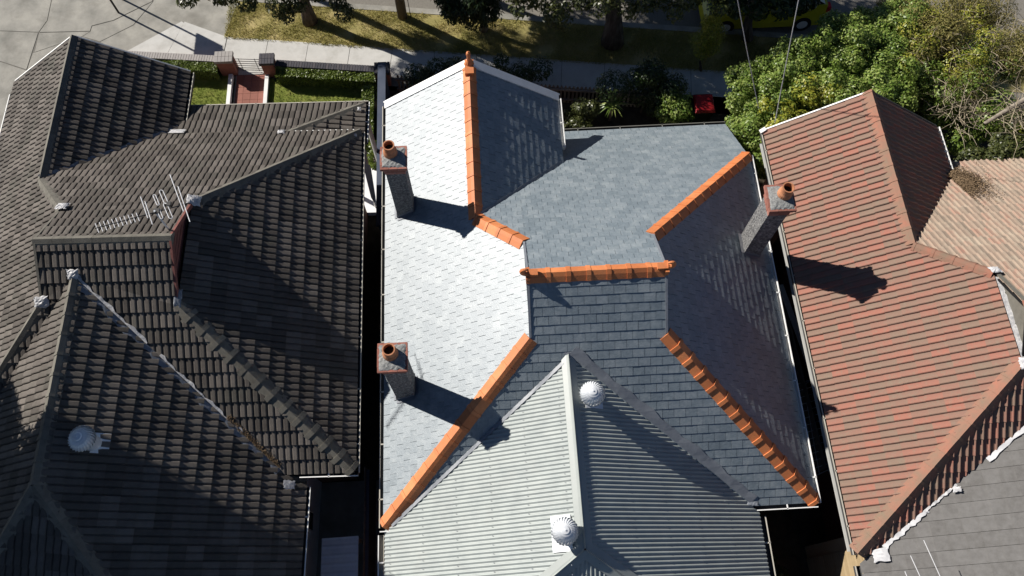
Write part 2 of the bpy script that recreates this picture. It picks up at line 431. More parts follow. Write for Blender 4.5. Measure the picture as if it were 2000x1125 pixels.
class Roof:
    """collects the tiles of one house: full ones first, the 300 largest in view become parts, the rest one joined part"""
    def __init__(s, house, piece, pieces, mname):
        s.house, s.piece, s.pieces, s.m = house, piece, pieces, mname
        s.full = []; s.clip = MB(); s.meshes = {}; s.panf = None; s.varf = None
    def face(s, plane, polys, tmpl, W, G, L, bond=0.5, eave=0.04, key='a', jit=0.0, slope_name='roof_slope', under=0.02, origin=None):
        U, V, N = plane.frame()
        allp = [p for poly in polys for p in poly]
        P3 = lambda p: np.array([p[0], p[1], plane.z(p[0], p[1])])
        O = P3(allp[0])
        uv = lambda p: ((P3(p)-O)@U, (P3(p)-O)@V)
        vmin = min(uv(p)[1] for p in allp)-eave
        umin = min(uv(p)[0] for p in allp)
        umax = max(uv(p)[0] for p in allp)
        vmax = max(uv(p)[1] for p in allp)
        # the deck under the tiles
        mb = MB()
        for poly in polys:
            q = [P3(p)-N*under for p in poly]; q2 = [p-N*0.03 for p in q]
            n = len(q)
            mb.add(q+q2, [tuple(range(n)), tuple(range(n, 2*n))[::-1]]+[(i, n+i, n+(i+1) % n, (i+1) % n) for i in range(n)])
        slope = mb.build(slope_name, 'felt', s.house)
        convex = []
        for poly in polys:
            q = [uv(p) for p in poly]
            area = sum(q[i][0]*q[(i+1) % len(q)][1]-q[(i+1) % len(q)][0]*q[i][1] for i in range(len(q)))
            if area < 0: q = q[::-1]
            ed = []
            for i in range(len(q)):
                a, b = q[i], q[(i+1) % len(q)]
                dx, dy = b[0]-a[0], b[1]-a[1]; ln = math.hypot(dx, dy)
                nx, ny = -dy/ln, dx/ln
                low = (abs(dy) < 0.02*ln and dx > 0 and a[1] < vmin+eave+0.05)      # the eave: tiles hang over it
                ed.append((a[0]-nx*(eave if low else 0), a[1]-ny*(eave if low else 0), nx, ny))
            convex.append((q, ed))
        TV, TF = tmpl
        nrow = int((vmax-vmin)/G)+1
        ncol = int((umax-umin)/W)+3
        for i in range(nrow):
            v0 = vmin+i*G
            off = (bond*W if i % 2 else 0.0)
            for j in range(-1, ncol):
                u0 = umin+j*W-off
                tail = L
                rect = [(u0, v0), (u0+W, v0), (u0+W, v0+tail), (u0, v0+tail)]
                for (q, ed) in convex:
                    ds = [[(c[0]-e[0])*e[2]+(c[1]-e[1])*e[3] for e in ed] for c in rect]
                    if all(all(x > -1e-4 for x in r) for r in ds):
                        jr = (random.uniform(-jit, jit), random.uniform(-jit, jit), random.uniform(-jit, jit))
                        s.full.append((O+U*u0+V*v0, U, V, N, key, jr, slope, plane, W, G))
                        break
                    if any(all(ds[c][k] < -1e-6 for c in range(4)) for k in range(len(ed))): continue
                    var = random.random()
                    for fi, f in enumerate(TF):
                        pl = clip_poly([(u0+TV[k][0], v0+TV[k][1], TV[k][2]) for k in f], ed)
                        if pl:
                            s.clip.add([O+U*p[0]+V*p[1]+N*p[2] for p in pl], [tuple(range(len(pl)))], var if s.varf is None else var+s.varf[fi], pan=None if s.panf is None else [s.panf[fi]])
        s.meshes[key] = tmpl
        return slope
    def finish(s, limit=300):
        sc = []
        for t in s.full:
            c = t[0]+t[1]*t[8]/2+t[2]*t[9]/2
            x, y, z = project(c)
            vis = abs((c-CAM)@t[3])/np.linalg.norm(c-CAM)/z**2 if (10 < x < 1990 and 10 < y < 1115) else 0
            sc.append(vis)
        order = sorted(range(len(s.full)), key=lambda k: -sc[k])
        pick = set(order[:limit])
        data = {}
        for k, (TV, TF) in s.meshes.items():
            mb = MB().add(TV, TF, pan=s.panf, varf=s.varf)
            data[k] = mb.mesh(s.piece, s.m)
        for k, t in enumerate(s.full):
            O, U, V, N, key, jr, slope, plane, W, G = t
            # slight unevenness in how the piece lies
            N2 = N+U*jr[0]+V*jr[1]; N2 = N2/np.linalg.norm(N2)
            U2 = U-N2*(U@N2)+V*jr[2]*0.4; U2 = U2-N2*(U2@N2); U2 /= np.linalg.norm(U2)
            V2 = np.cross(N2, U2)
            if k in pick:
                o = bpy.data.objects.new(s.piece, data[key])
                o.matrix_basis = Matrix(((U2[0], V2[0], N2[0], O[0]), (U2[1], V2[1], N2[1], O[1]), (U2[2], V2[2], N2[2], O[2]), (0, 0, 0, 1)))
                link(o)
                o.parent = slope
            else:
                TV, TF = s.meshes[key]
                s.clip.add([O+U2*p[0]+V2*p[1]+N2*p[2] for p in TV], TF, random.uniform(0.001, 1), pan=s.panf, varf=s.varf)
        s.clip.build(s.pieces, s.m, s.house, kind='stuff')

def cap_run(parent, name, A, B, n1, n2, length, m, wing=0.16, rise=0.05, collar=0.014, collar_len=0.06, th=0.03, side=None, start=0.0, jitter=0.0, low_end='A'):
    """caps along the edge A->B between two slopes with normals n1, n2"""
    A, B = np.array(A, float), np.array(B, float)
    ax = B-A; Ltot = np.linalg.norm(ax); ax /= Ltot
    up = n1+n2; up -= ax*(up@ax); up /= np.linalg.norm(up)
    def wingdir(n, o):
        w = np.cross(ax, n); w /= np.linalg.norm(w)
        return w if w@(-o) > 0 else -w
    w1, w2 = wingdir(n1, n2-n1*(n1@n2)*0+0), None
    # a wing runs down its own slope, away from the other one
    w1 = np.cross(ax, n1); w1 /= np.linalg.norm(w1)
    if w1@up > 0: w1 = -w1
    w2 = np.cross(ax, n2); w2 /= np.linalg.norm(w2)
    if w2@up > 0: w2 = -w2
    def section(extra):
        return [w1*(wing+extra*0.3)+n1*(0.015), w1*(wing+extra*0.3)+n1*(0.03+extra), w1*wing*0.32+n1*(0.03+rise*0.6+extra), up*(0.03+rise+extra),
                w2*wing*0.32+n2*(0.03+rise*0.6+extra), w2*(wing+extra*0.3)+n2*(0.03+extra), w2*(wing+extra*0.3)+n2*0.015]
    mb = MB()
    def ext(sec, a, b):
        n = len(sec)
        mb.add([p+ax*a for p in sec]+[p+ax*b for p in sec], [(i, i+1, n+i+1, n+i) for i in range(n-1)]+[tuple(range(n)), tuple(range(n, 2*n))[::-1]])
    n = max(1, round(Ltot/length)); ln = Ltot/n
    ext(section(0.0), 0.0, ln-0.004)
    if collar > 0: ext(section(collar), -0.012, collar_len)
    me = mb.mesh(name, m)
    for i in range(n):
        o = bpy.data.objects.new(name, me)
        p = A+ax*(i*ln)+up*random.uniform(-jitter, jitter)
        q = Matrix.Translation(Vector(p))
        if jitter: q = q @ Matrix.Rotation(random.uniform(-jitter, jitter)*2.0, 4, Vector(up))
        link(o); o.parent = parent
        o.matrix_parent_inverse = Matrix.Translation(-Vector(parent.location)) if parent.type == 'EMPTY' else Matrix.Identity(4)
        o.matrix_basis = q
    return n

def gutter(parent, A, B, out, m='gutter', w=0.12, h=0.10, th=0.012, name='gutter', lip=None):
    """open channel from A to B; out = horizontal outward direction; A, B on the eave edge"""
    A, B, out = np.array(A, float), np.array(B, float), np.array(out, float)
    up = np.array([0, 0, 1.0])
    base = [(0.0, 0.0), (0.0, -h), (w, -h), (w, 0.01), (w-th-0.006, 0.01), (w-th, -0.01), (w-th, -h+th), (th, -h+th), (th, 0.0)]
    n = len(base)
    P = [A+out*a+up*b for a, b in base]+[B+out*a+up*b for a, b in base]
    mb = MB().add(P, [(i, (i+1) % n, n+(i+1) % n, n+i) for i in range(n)])
    mb.add([P[i] for i in (0, 1, 2, 3)], [(0, 1, 2, 3)]); mb.add([P[n+i] for i in (0, 1, 2, 3)], [(3, 2, 1, 0)])
    g = mb.build(name, m, parent)
    if lip:
        lb = MB().obox(A+out*(w-0.004)+up*0.016, B+out*(w-0.004)+up*0.016, 0.022, 0.014)
        L = np.linalg.norm(B-A); k = max(1, int(L/1.1))
        for i in range(k):
            p = A+(B-A)*((i+0.5)/k)
            lb.obox(p+up*0.02, p+out*(w+0.015)+up*0.02, 0.03, 0.006)
        lb.build('gutter_bead', lip, g)
    return g

def strip(parent, name, pts, width, m, off=0.03, wav=0.0, side=(0, 0, 1), n=24, lower=None):
    """a bent metal strip along a polyline; side = direction of its width"""
    P = [np.array(p, float) for p in pts]
    A, B = P[0], P[-1]
    s_ = np.array(side, float); s_ /= np.linalg.norm(s_)
    V = []; F = []
    for i in range(n+1):
        t = i/n
        p = A+(B-A)*t
        w = width*(1+wav*(math.sin(i*2.1)+math.sin(i*0.77+1)))
        V += [p+np.array([0, 0, off]), p+s_*w+np.array([0, 0, off+0.01*math.sin(i*1.3)])]
    for i in range(n): F.append((2*i, 2*i+1, 2*i+3, 2*i+2))
    mb = MB().add(V, F)
    o = mb.build(name, m, parent)
    sm = o.modifiers.new('thick', 'SOLIDIFY'); sm.thickness = 0.006
    return o

def crumple(parent, name, c, U, V, N, size, m='silver', seed=0, n=9, h=0.05):
    """a dressed metal patch with folds"""
    rg = random.Random(seed)
    c, U, V, N = [np.array(x, float) for x in (c, U, V, N)]
    Vs = []; F = []
    for i in range(n):
        for j in range(n):
            a, b = i/(n-1)-0.5, j/(n-1)-0.5
            r = 1-0.25*rg.random()*(max(abs(a), abs(b)) > 0.4)
            hh = 0.6*h*(0.55+rg.random()*0.45)*(1-(2.0*max(abs(a), abs(b)))**2)
            Vs.append(c+U*a*size[0]*0.8*r+V*b*size[1]*0.8*r+N*max(hh*0.7, -0.0))
    for i in range(n-1):
        for j in range(n-1): F.append((i*n+j, (i+1)*n+j, (i+1)*n+j+1, i*n+j+1))
    return MB().add(Vs, F).build(name, m, parent)

def unit(v):
    v = np.array(v, float); return v/np.linalg.norm(v)

# ------------------------------------------------------------------ the ground
def structure(name, mb, m): return mb.build(name, m, kind='structure')
ST = -0.14        # the street runs this much across the houses
structure('ground', MB().prism([(-150, -120), (150, -120), (150, 150), (-150, 150)], -1.0, -0.13), 'soil')
yk = lambda x: 18.87+ST*x           # kerb line
# street beyond the nature strip
road = structure('road', MB().prism([(-8.3, yk(-8.3)+0.25), (60, yk(60)+0.25), (60, 60), (-8.3, 60)], -0.125, -0.12), 'asphalt')
gar = structure('garden_soil', MB().prism([(-12.4, -30), (40, -30), (40, 11.0), (12, 15.0), (-12.4, 17.0)], -0.12, 0.0), 'soil')
strip_poly = [(-8.62, 18.5), (-8.22, yk(-8.22)), (30, yk(30)), (30, 17.4+ST*30)]
structure('nature_strip', MB().prism([(-8.62, 18.52), (30, 18.52+ST*38.62), (30, yk(30)), (-8.25, yk(-8.25))], -0.12, 0.012), 'turf')
kb = MB()
structure('kerb', MB().prism([(-8.25, yk(-8.25)), (30, yk(30)), (30, yk(30)+0.22), (-8.22, yk(-8.22)+0.22)], -0.14, 0.03), 'oldconcrete')
# footpath slabs
fp_base = structure('footpath', MB().prism([(-12.0, 16.85+ST*-3.4), (30, 16.85+ST*38.6), (30, 18.52+ST*38.62), (-8.62, 18.52), (-10.1, 19.25)], -0.12, 0.0), 'joint')
ylo = lambda x: 16.62+ST*(x+3.4)*0.9
yhi = lambda x: 18.52+ST*(x+8.62)
xs = [-8.62, -7.25, -5.9, -4.5, -3.1, -1.7, -0.3, 1.1, 2.5, 3.9, 5.3, 6.7, 8.1, 9.5, 10.9, 12.3]
for a, b in zip(xs[:-1], xs[1:]):
    g_ = 0.008
    MB().prism([(a+g_, ylo(a)), (b-g_, ylo(b)), (b-g_+0.12, yhi(b)), (a+g_+0.12, yhi(a))], -0.06, 0.016+random.uniform(0, 0.004)).build('slab', 'concrete', fp_base)
MB().prism([(-11.95, 18.0), (-10.75, 17.0), (-10.02, 19.2), (-10.1, 19.26)], -0.06, 0.016).build('slab', 'concrete', fp_base)
MB().prism([(-10.73, 17.0), (-8.64, ylo(-8.64)), (-8.52, 18.52), (-10.0, 19.24)], -0.06, 0.018).build('slab', 'concrete', fp_base)
# the side street's old concrete, cast in bays
sr = structure('side_street', MB().prism([(-40, 5), (-12.4, 5), (-12.4, 17.4), (-10.11, 19.27), (-8.62, 18.54), (-8.3, 18.75), (-8.3, 40), (-40, 40)], -0.125, -0.008), 'joint')
def bay(poly, z=0.0):
    MB().prism(poly, -0.1, z).build('concrete_bay', 'oldconcrete', sr)
bay([(-40, 5), (-15.02, 5), (-14.99, 17.5), (-15.9, 17.9), (-40, 18.0)], -0.002)
bay([(-14.97, 5), (-12.42, 5), (-12.42, 17.4), (-11.95, 18.0), (-12.77, 18.52), (-13.36, 18.8), (-14.9, 18.2), (-14.965, 17.5)], 0.0)
bay([(-40, 18.03), (-15.9, 17.93), (-15.0, 17.55), (-14.87, 19.05), (-16.15, 19.18), (-40, 19.3)], 0.002)
bay([(-14.85, 18.25), (-13.37, 18.83), (-13.15, 19.0), (-14.83, 19.04)], -0.003)
bay([(-40, 19.33), (-16.15, 19.21), (-14.86, 19.08), (-14.66, 19.56), (-14.68, 40), (-40, 40)], 0.0)
bay([(-14.83, 19.07), (-13.14, 19.03), (-13.12, 19.25), (-12.42, 19.45), (-11.2, 20.2), (-11.0, 40), (-14.64, 40), (-14.63, 19.55)], 0.003)
bay([(-13.34, 18.81), (-12.75, 18.57), (-11.72, 19.22), (-11.18, 20.18), (-12.40, 19.42), (-13.1, 19.22), (-13.12, 19.0)], 0.0)
bay([(-12.74, 18.55), (-11.94, 18.03), (-10.1, 19.275), (-8.62, 18.56), (-8.32, 18.77), (-8.31, 40), (-10.97, 40), (-11.15, 20.2), (-11.69, 19.2)], -0.002)

# ------------------------------------------------------------------ slate house (centre)
H1 = empty('slate_roof_house', (2.0, 6.0, 0), 'house with slate roof, new orange ridge caps and grey corrugated rear roof, in the middle', 'house')
ZE, T = 3.6, 0.6938
xL, xR, yB, yr = -2.618, 6.791, 2.030, 6.439
dR, eL, gG, yG, yV = 3.264, 3.312, 2.272, 12.839, 12.58
yF = 2*yr-yB
zr = ZE+(yr-yB)*T
PLl, PRr = Plane(ZE-xL*T, T, 0), Plane(ZE+xR*T, -T, 0)
PFf, PBb = Plane(ZE+yF*T, 0, -T), Plane(ZE-yB*T, 0, T)
PGr = Plane(ZE+(xL+2*gG)*T, -T, 0)
def P_(pl, x, y): return np.array([x, y, pl.z(x, y)])
SW, SG, SL = 0.247, 0.197, 0.42
sl_t = slate_template(SW, SL)
R1 = Roof(H1, 'slate', 'slates', 'slate')
kw = dict(tmpl=sl_t, W=SW, G=SG, L=SL, bond=0.5)
kw_lit, kw_graze = dict(kw, jit=0.011), dict(kw, jit=0.022)
ym = yF-gG
slope_left = R1.face(PLl, [[(xL, yB), (xL+eL, yB+eL), (xL+eL, yF-eL), (xL+gG, ym), (xL, ym)], [(xL, ym), (xL+gG, ym), (xL+gG, yG), (xL, yG)]], **kw_lit)
slope_right = R1.face(PRr, [[(xR, yB), (xR, yF), (xR-dR, yF-dR), (xR-dR, yB+dR)]], **kw_graze)
slope_gable = R1.face(PGr, [[(xL+gG, ym), (xL+2*gG, yF), (xL+2*gG, yG), (xL+gG, yG)]], **kw_graze)
slope_front = R1.face(PFf, [[(xL+eL, yr), (xR-dR, yr), (xR-dR, yF-dR), (xL+eL, yF-eL)],
                            [(xL+eL, yF-eL), (xR-dR, yF-dR), (xR, yF), (xL+2*gG, yF), (xL+gG, ym)],
                            [(xL+2*gG-0.25, yF), (xR, yF), (xR, yV), (xL+2*gG-0.25, yV)]], **kw_lit)
# rear slope, cut by the corrugated roof's valleys
CX, CZ = 1.47, 5.653
CA = (CX, (CZ-ZE)/T+yB)
CLt, CRt = (CZ-3.53)/(CX+2.62), (CZ-3.49)/(5.55-CX)
PCl, PCr = Plane(CZ-CX*CLt, CLt, 0), Plane(CZ+CX*CRt, -CRt, 0)
vl = (isect_x(PCl, PBb, yB), yB); vr = (isect_x(PCr, PBb, yB), yB)
slope_back = R1.face(PBb, [[(xL+eL, yB+eL), CA, (CA[0], yr), (xL+eL, yr)], [(CA[0], CA[1]), (xR-dR, yB+dR), (xR-dR, yr), (CA[0], yr)],
                           [(xL, yB), vl, CA, (xL+eL, yB+eL)], [vr, (xR, yB), (xR-dR, yB+dR), CA]], **kw_lit)
R1.finish()
nL, nR, nF, nB, nG = [p.normal() for p in (PLl, PRr, PFf, PBb, PGr)]
# ridge and hip caps
CL_ = 0.40
okw = dict(wing=0.18, rise=0.035)
cap_run(H1, 'ridge_cap', P_(PLl, xL+gG, yG-0.02), P_(PLl, xL+gG, ym-0.02), nL, nG, CL_, 'orange', **okw)
cap_run(H1, 'ridge_cap', P_(PLl, xL+gG+0.03, ym-0.03), P_(PLl, xL+eL, yF-eL), nL, nF, CL_, 'orange', **okw)
cap_run(H1, 'ridge_cap', (xL+eL-0.03, yr, zr), (xR-dR+0.03, yr, zr), nF, nB, 0.42, 'orange', collar=0.014, collar_len=0.08, **okw)
cap_run(H1, 'ridge_cap', P_(PRr, xR+0.02, yF+0.02), P_(PRr, xR-dR, yF-dR), nR, nF, CL_, 'orange', **okw)
cap_run(H1, 'ridge_cap', P_(PRr, xR+0.02, yB-0.02), P_(PRr, xR-dR, yB+dR), nR, nB, 0.40, 'orange', collar=0.024, collar_len=0.075, **okw)
cap_run(H1, 'ridge_cap', P_(PLl, xL-0.02, yB-0.02), P_(PLl, xL+eL, yB+eL), nL, nB, CL_, 'orange', **okw)
# gablets: boarded triangles at the two ends of the ridge, with lead on their verges
for gx, e_l, pl, sg in ((xL+eL, eL, PLl, -1), (xR-dR, dR, PRr, 1)):
    zb = ZE+e_l*T
    mb = MB(); x2 = gx-sg*0.10
    mb.add([(x2, yB+e_l, zb-0.1), (x2, yF-e_l, zb-0.1), (x2, yr, zr-0.06)], [(0, 1, 2) if sg < 0 else (2, 1, 0)])
    mb.add([(x2-sg*0.03, yB+e_l, zb-0.1), (x2-sg*0.03, yF-e_l, zb-0.1), (x2-sg*0.03, yr, zr-0.06)], [(0, 1, 2)])
    mb.build('gablet', 'white', H1)
    vb_ = MB()
    vb_.obox((gx, yB+e_l, zb+0.035), (gx, yr, zr+0.035), 0.05, 0.012, up=nB)
    vb_.obox((gx, yF-e_l, zb+0.035), (gx, yr, zr+0.035), 0.05, 0.012, up=nF)
    vb_.build('verge_trim', 'lead', H1)
# finials
def horn_finial(c, dx):
    mb = MB()
    pts = []
    for i in range(13):
        a = math.pi*(-0.1+1.35*i/12)
        r = 0.10*(1-0.035*i)
        pts.append((c[0]-dx*0.10+dx*(0.12+math.sin(a)*r), c[1], c[2]+0.13-math.cos(a)*r))
    mb.tube(pts, [0.075-0.0045*i for i in range(13)], n=8)
    mb.obox((c[0]-dx*0.22, c[1], c[2]+0.03), (c[0]+dx*0.03, c[1], c[2]+0.03), 0.13, 0.08)
    mb.obox((c[0]-dx*0.02, c[1], c[2]-0.10), (c[0]-dx*0.02, c[1], c[2]+0.03), 0.08, 0.26, up=(0, 1, 0))
    mb.build('finial', 'orange', H1, smooth=False)
horn_finial((xL+eL-0.02, yr, zr+0.06), -1)
horn_finial((xR-dR+0.02, yr, zr+0.06), 1)
gz = ZE+gG*T
mb = MB()
mb.obox((xL+gG, yG-0.30, gz+0.06), (xL+gG, yG+0.12, gz+0.06), 0.22, 0.12)
mb.lathe((xL+gG, yG+0.02, gz+0.08), [(0.13, 0), (0.10, 0.08), (0.05, 0.15), (0.045, 0.30), (0.062, 0.36), (0.05, 0.42), (0.01, 0.45)], n=10)
mb.build('finial', 'orange', H1)
# white barge boards on the front gable
bb = MB()
for x0, pl in ((xL-0.05, PLl), (xL+2*gG+0.05, PGr)):
    a = P_(pl, x0, yG+0.10); b = P_(pl, xL+gG, yG+0.10)
    n_ = pl.normal()
    bb2 = MB().obox(a+n_*0.03, b+n_*0.03, 0.24, 0.03, up=n_)
    bb2.obox(a+np.array([0, 0.10, -0.08]), b+np.array([0, 0.10, -0.08]), 0.03, 0.22, up=n_)
    bb2.build('barge_board', 'white', H1)
# eaves gutters
g_l = gutter(H1, (xL-0.01, yG+0.05, ZE-0.03), (xL-0.01, yB-0.06, ZE-0.03), (-1, 0, 0), m='gutter', lip='cream')
g_r = gutter(H1, (xR+0.01, yB-0.05, ZE-0.03), (xR+0.01, yF, ZE-0.03), (1, 0, 0), m='white', lip='white')
g_b = gutter(H1, (xR+0.05, yB-0.02, ZE-0.03), (vr[0]+0.15, yB-0.02, ZE-0.03), (0, -1, 0), m='darkgutter', lip='white')
g_b2 = gutter(H1, (xL-0.12, yB-0.02, ZE-0.03), (xL+0.3, yB-0.02, ZE-0.03), (0, -1, 0), m='darkgutter', lip='white')
g_f = gutter(H1, (xL+2*gG+0.06, yV+0.01, PFf.z(0, yV)-0.03), (xR, yV+0.01, PFf.z(0, yV)-0.03), (0, 1, 0), m='darkgutter', lip='gutter')
g_g = gutter(H1, (xL+2*gG+0.01, yF+0.5, ZE-0.03), (xL+2*gG+0.01, yG+0.05, ZE-0.03), (1, 0, 0), m='white', lip='white')
# valley metal between gable and front slope, lead on both valleys of the corrugated roof
strip(H1, 'valley_flashing', [P_(PGr, xL+gG+0.05, ym+0.02), P_(PGr, xL+2*gG, yF+0.02)], 0.10, 'lead', off=0.026, side=(0.2, 0.9, 0.0))
# walls
wm = MB(); i_ = 0.42
wm.box(xL+i_, xR-i_, yB+i_, yF-0.2, -0.1, ZE-0.12)
wm.build('wall', 'wallbrick', H1)
wm = MB().prism([(xL+i_, yF-0.2), (xL+2*gG-i_, yF-0.2), (xL+2*gG-i_, yG-0.35), (xL+i_, yG-0.35)], -0.1, ZE-0.12)
wm.add([(xL+i_, yG-0.35, ZE-0.12), (xL+2*gG-i_, yG-0.35, ZE-0.12), (xL+gG, yG-0.35, gz-0.15)], [(0, 1, 2)])
wm.build('wall', 'wallbrick', H1)
MB().prism([(xL+0.02, yB+0.02), (xR-0.02, yB+0.02), (xR-0.02, yF-0.02), (xL+2*gG-0.02, yF-0.02), (xL+2*gG-0.02, yG-0.02), (xL+0.02, yG-0.02)], ZE-0.16, ZE-0.13).build('eave_lining', 'soffit', H1)
for x in (2.2, 4.4, 6.6):
    MB().tube([(x, yV-0.25, 0), (x, yV-0.25, PFf.z(0, yV)-0.1)], 0.06, n=8).build('verandah_post', 'white', H1)
MB().box(xL+2*gG-0.4, xR-0.1, yF-0.2, yV-0.1, -0.1, 0.25).build('verandah_floor', 'concrete', H1)
for (x0, x1) in ((2.5, 3.5), (4.5, 5.4)):
    fr = MB().box(x0, x1, yF-0.21, yF-0.16, 0.9 if x0 < 4 else 0.27, 2.4).build('window' if x0 < 4 else 'door', 'white', H1)
    MB().box(x0+0.1, x1-0.1, yF-0.17, yF-0.15, 1.0, 2.3).build('pane', 'glass', fr)

# chimneys
def chimney(x0, x1, y0, y1, zb, zt, potoff=(0.0, 0.05), ph=1.0):
    sh = MB().box(x0, x1, y0, y1, zb, zt-0.325).build('chimney', 'render', H1)
    cx, cy = (x0+x1)/2, (y0+y1)/2
    hw, hd = (x1-x0)/2, (y1-y0)/2
    core = MB()
    zc = zt-0.33
    for k, o in enumerate((0.02, 0.02, 0.05, 0.085)):
        z0, z1 = zc+k*0.085, zc+k*0.085+0.078
        w, d = hw+o, hd+o
        core.box(cx-w+0.012, cx+w-0.012, cy-d+0.012, cy+d-0.012, z0-0.007, z1-0.004 if k == 3 else z1+0.004)
        bw = 0.11
        nx = max(2, round(2*w/0.2)); st = 2*w/nx
        for s_ in (-1, 1):
            for i in range(nx):
                xa, xb = cx-w+i*st+0.004, cx-w+(i+1)*st-0.004
                ya = cy+s_*d
                MB().box(xa, xb, min(ya, ya-s_*bw), max(ya, ya-s_*bw), z0, z1).build('brick', 'brick', sh)
        dy = 2*(d-bw); ny = max(1, round(dy/0.2)); st = dy/ny
        for s_ in (-1, 1):
            for i in range(ny):
                ya, yb = cy-d+bw+i*st+0.004, cy-d+bw+(i+1)*st-0.004
                xa = cx+s_*w
                MB().box(min(xa, xa-s_*bw), max(xa, xa-s_*bw), ya, yb, z0, z1).build('brick', 'brick', sh)
    core.build('mortar_bed', 'mortar', sh)
    # cement weathering, uneven
    rg = random.Random(int(cx*100)); V = []; F = []; n = 13
    w, d = hw+0.06, hd+0.055
    for i in range(n):
        for j in range(n):
            a, b = 2*i/(n-1)-1, 2*j/(n-1)-1
            q = max(abs(a), abs(b))
            V.append((cx+a*w*(1-0.12*rg.random()*(q > 0.9)), cy+b*d*(1-0.12*rg.random()*(q > 0.9)), zt+0.006+0.05*(1-q)+rg.uniform(0, 0.012)*(q < 0.95)))
    for i in range(n-1):
        for j in range(n-1): F.append((i*n+j, (i+1)*n+j, (i+1)*n+j+1, i*n+j+1))
    MB().add(V, F).build('cement_weathering', 'flaunch', sh)
    px, py = cx+potoff[0], cy+potoff[1]
    pot = MB().lathe((px, py, zt+0.02), [(0.16, 0), (0.155, 0.14*ph), (0.13, 0.21*ph), (0.118, 0.36*ph), (0.13, 0.372*ph), (0.13, 0.40*ph), (0.105, 0.40*ph), (0.1, 0.1)], n=24).build('chimney_pot', 'pot', sh, smooth=False)
    MB().lathe((px, py, zt+0.02), [(0.10, 0.24*ph), (0.001, 0.23*ph)], n=16).build('flue', 'soot', pot)
    # lead apron round the foot of the shaft
    return sh
c1 = chimney(-2.30, -1.87, 9.37, 9.79, 3.55, 6.30, (-0.06, 0.10), 0.85)
c2 = chimney(-2.32, -1.88, 4.73, 5.17, 3.55, 6.30, (-0.03, 0.06), 0.8)
c3 = chimney(6.05, 6.48, 7.82, 8.30, 3.40, 6.40, (0.08, 0.06), 0.8)
for (x0, x1, y0, y1, pl) in ((-2.30, -1.87, 9.37, 9.79, PLl), (-2.32, -1.88, 4.73, 5.17, PLl), (6.05, 6.48, 7.82, 8.30, PRr)):
    U, V, N = pl.frame()
    fl = MB()
    for (a, b) in (((x0, y0), (x1, y0)), ((x1, y0), (x1, y1)), ((x1, y1), (x0, y1)), ((x0, y1), (x0, y0))):
        A, B = P_(pl, *a)+N*0.035, P_(pl, *b)+N*0.035
        out = unit(np.cross(B-A, N))
        fl.add([A, B, B+out*0.09, A+out*0.09], [(0, 1, 2, 3)])
        o2 = unit([out[0], out[1], 0])*0.006
        fl.add([A+o2, B+o2, B+o2+np.array([0, 0, .1]), A+o2+np.array([0, 0, .1])], [(0, 1, 2, 3)])
    fl.build('chimney_flashing', 'lead', H1)
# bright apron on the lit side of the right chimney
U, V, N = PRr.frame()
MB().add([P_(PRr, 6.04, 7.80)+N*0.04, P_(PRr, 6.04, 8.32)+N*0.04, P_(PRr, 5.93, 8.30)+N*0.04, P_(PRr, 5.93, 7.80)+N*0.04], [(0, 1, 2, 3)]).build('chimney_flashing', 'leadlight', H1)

# corrugated rear roof
def corrugated(parent, plane, poly, m, pitch=0.086, amp=0.0115, cover=0.774, lift=0.02):
    U, V, N = plane.frame()
    P3 = lambda p: np.array([p[0], p[1], plane.z(p[0], p[1])])
    O = P3(poly[0])
    q = [((P3(p)-O)@U, (P3(p)-O)@V) for p in poly]
    umin, umax = min(p[0] for p in q), max(p[0] for p in q)
    def span(u):
        vs2 = []
        for i in range(len(q)):
            a, b = q[i], q[(i+1) % len(q)]
            if abs(a[0]-b[0]) < 1e-9: continue
            t = (u-a[0])/(b[0]-a[0])
            if -1e-9 <= t <= 1+1e-9: vs2.append(a[1]+(b[1]-a[1])*t)
        return min(vs2), max(vs2)
    k = 0; u = umin
    while u < umax-1e-6:
        u1 = min(u+cover+0.03, umax); mb = MB(); Vv = []; F = []
        n = max(2, int((u1-u)/pitch*10))
        lo_lift = lift+0.0015*(k % 2)
        for i in range(n+1):
            uu = u+(u1-u)*i/n
            lo, hi = span(min(max(uu, umin+1e-6), umax-1e-6))
            w = amp*math.sin(2*math.pi*uu/pitch)+lo_lift
            Vv += [O+U*uu+V*lo+N*w, O+U*uu+V*hi+N*w]
        for i in range(n): F.append((2*i, 2*i+2, 2*i+3, 2*i+1))
        mb.add(Vv, F); mb.build('roof_sheet', m, parent, smooth=True)
        u += cover; k += 1
yE, CYh = -1.75, 1.15
hl = (-2.63, CYh-(CX+2.63)*0.70); hr = (5.55, CYh-(5.55-CX)*0.70)
corr_root = H1
corrugated(H1, PCl, [(CX, CA[1]), (-2.63, isect_y(PBb, PCl, -2.63)), hl, (CX, CYh)], 'corr')
corrugated(H1, PCr, [(CX, CA[1]), (CX, CYh), hr, (5.55, isect_y(PBb, PCr, 5.55))], 'corr')
PCe = Plane.pts((CX, CYh, CZ), (hl[0], hl[1], PCl.z(*hl)), (hr[0], hr[1], PCr.z(*hr)))
corrugated(H1, PCe, [(CX, CYh), hl, hr], 'corr')
scw = MB()
for pl, xa, xb in ((PCl, -2.5, CX-0.25), (PCr, CX+0.25, 5.45)):
    N = pl.normal()
    for k in range(6):
        x = xa+(xb-xa)*k/5
        ytop = isect_y(PBb, pl, x)-0.25
        yq = math.floor(ytop/0.172)*0.172
        while yq > -1.2:
            p = P_(pl, x, yq+0.019)+N*0.036
            scw.obox(p-N*0.006, p+N*0.004, 0.016, 0.016, up=(0, 1, 0.01))
            yq -= 0.172
scw.build('roof_screws', 'lead', H1, kind='stuff')
nCl, nCr, nCe = PCl.normal(), PCr.normal(), PCe.normal()
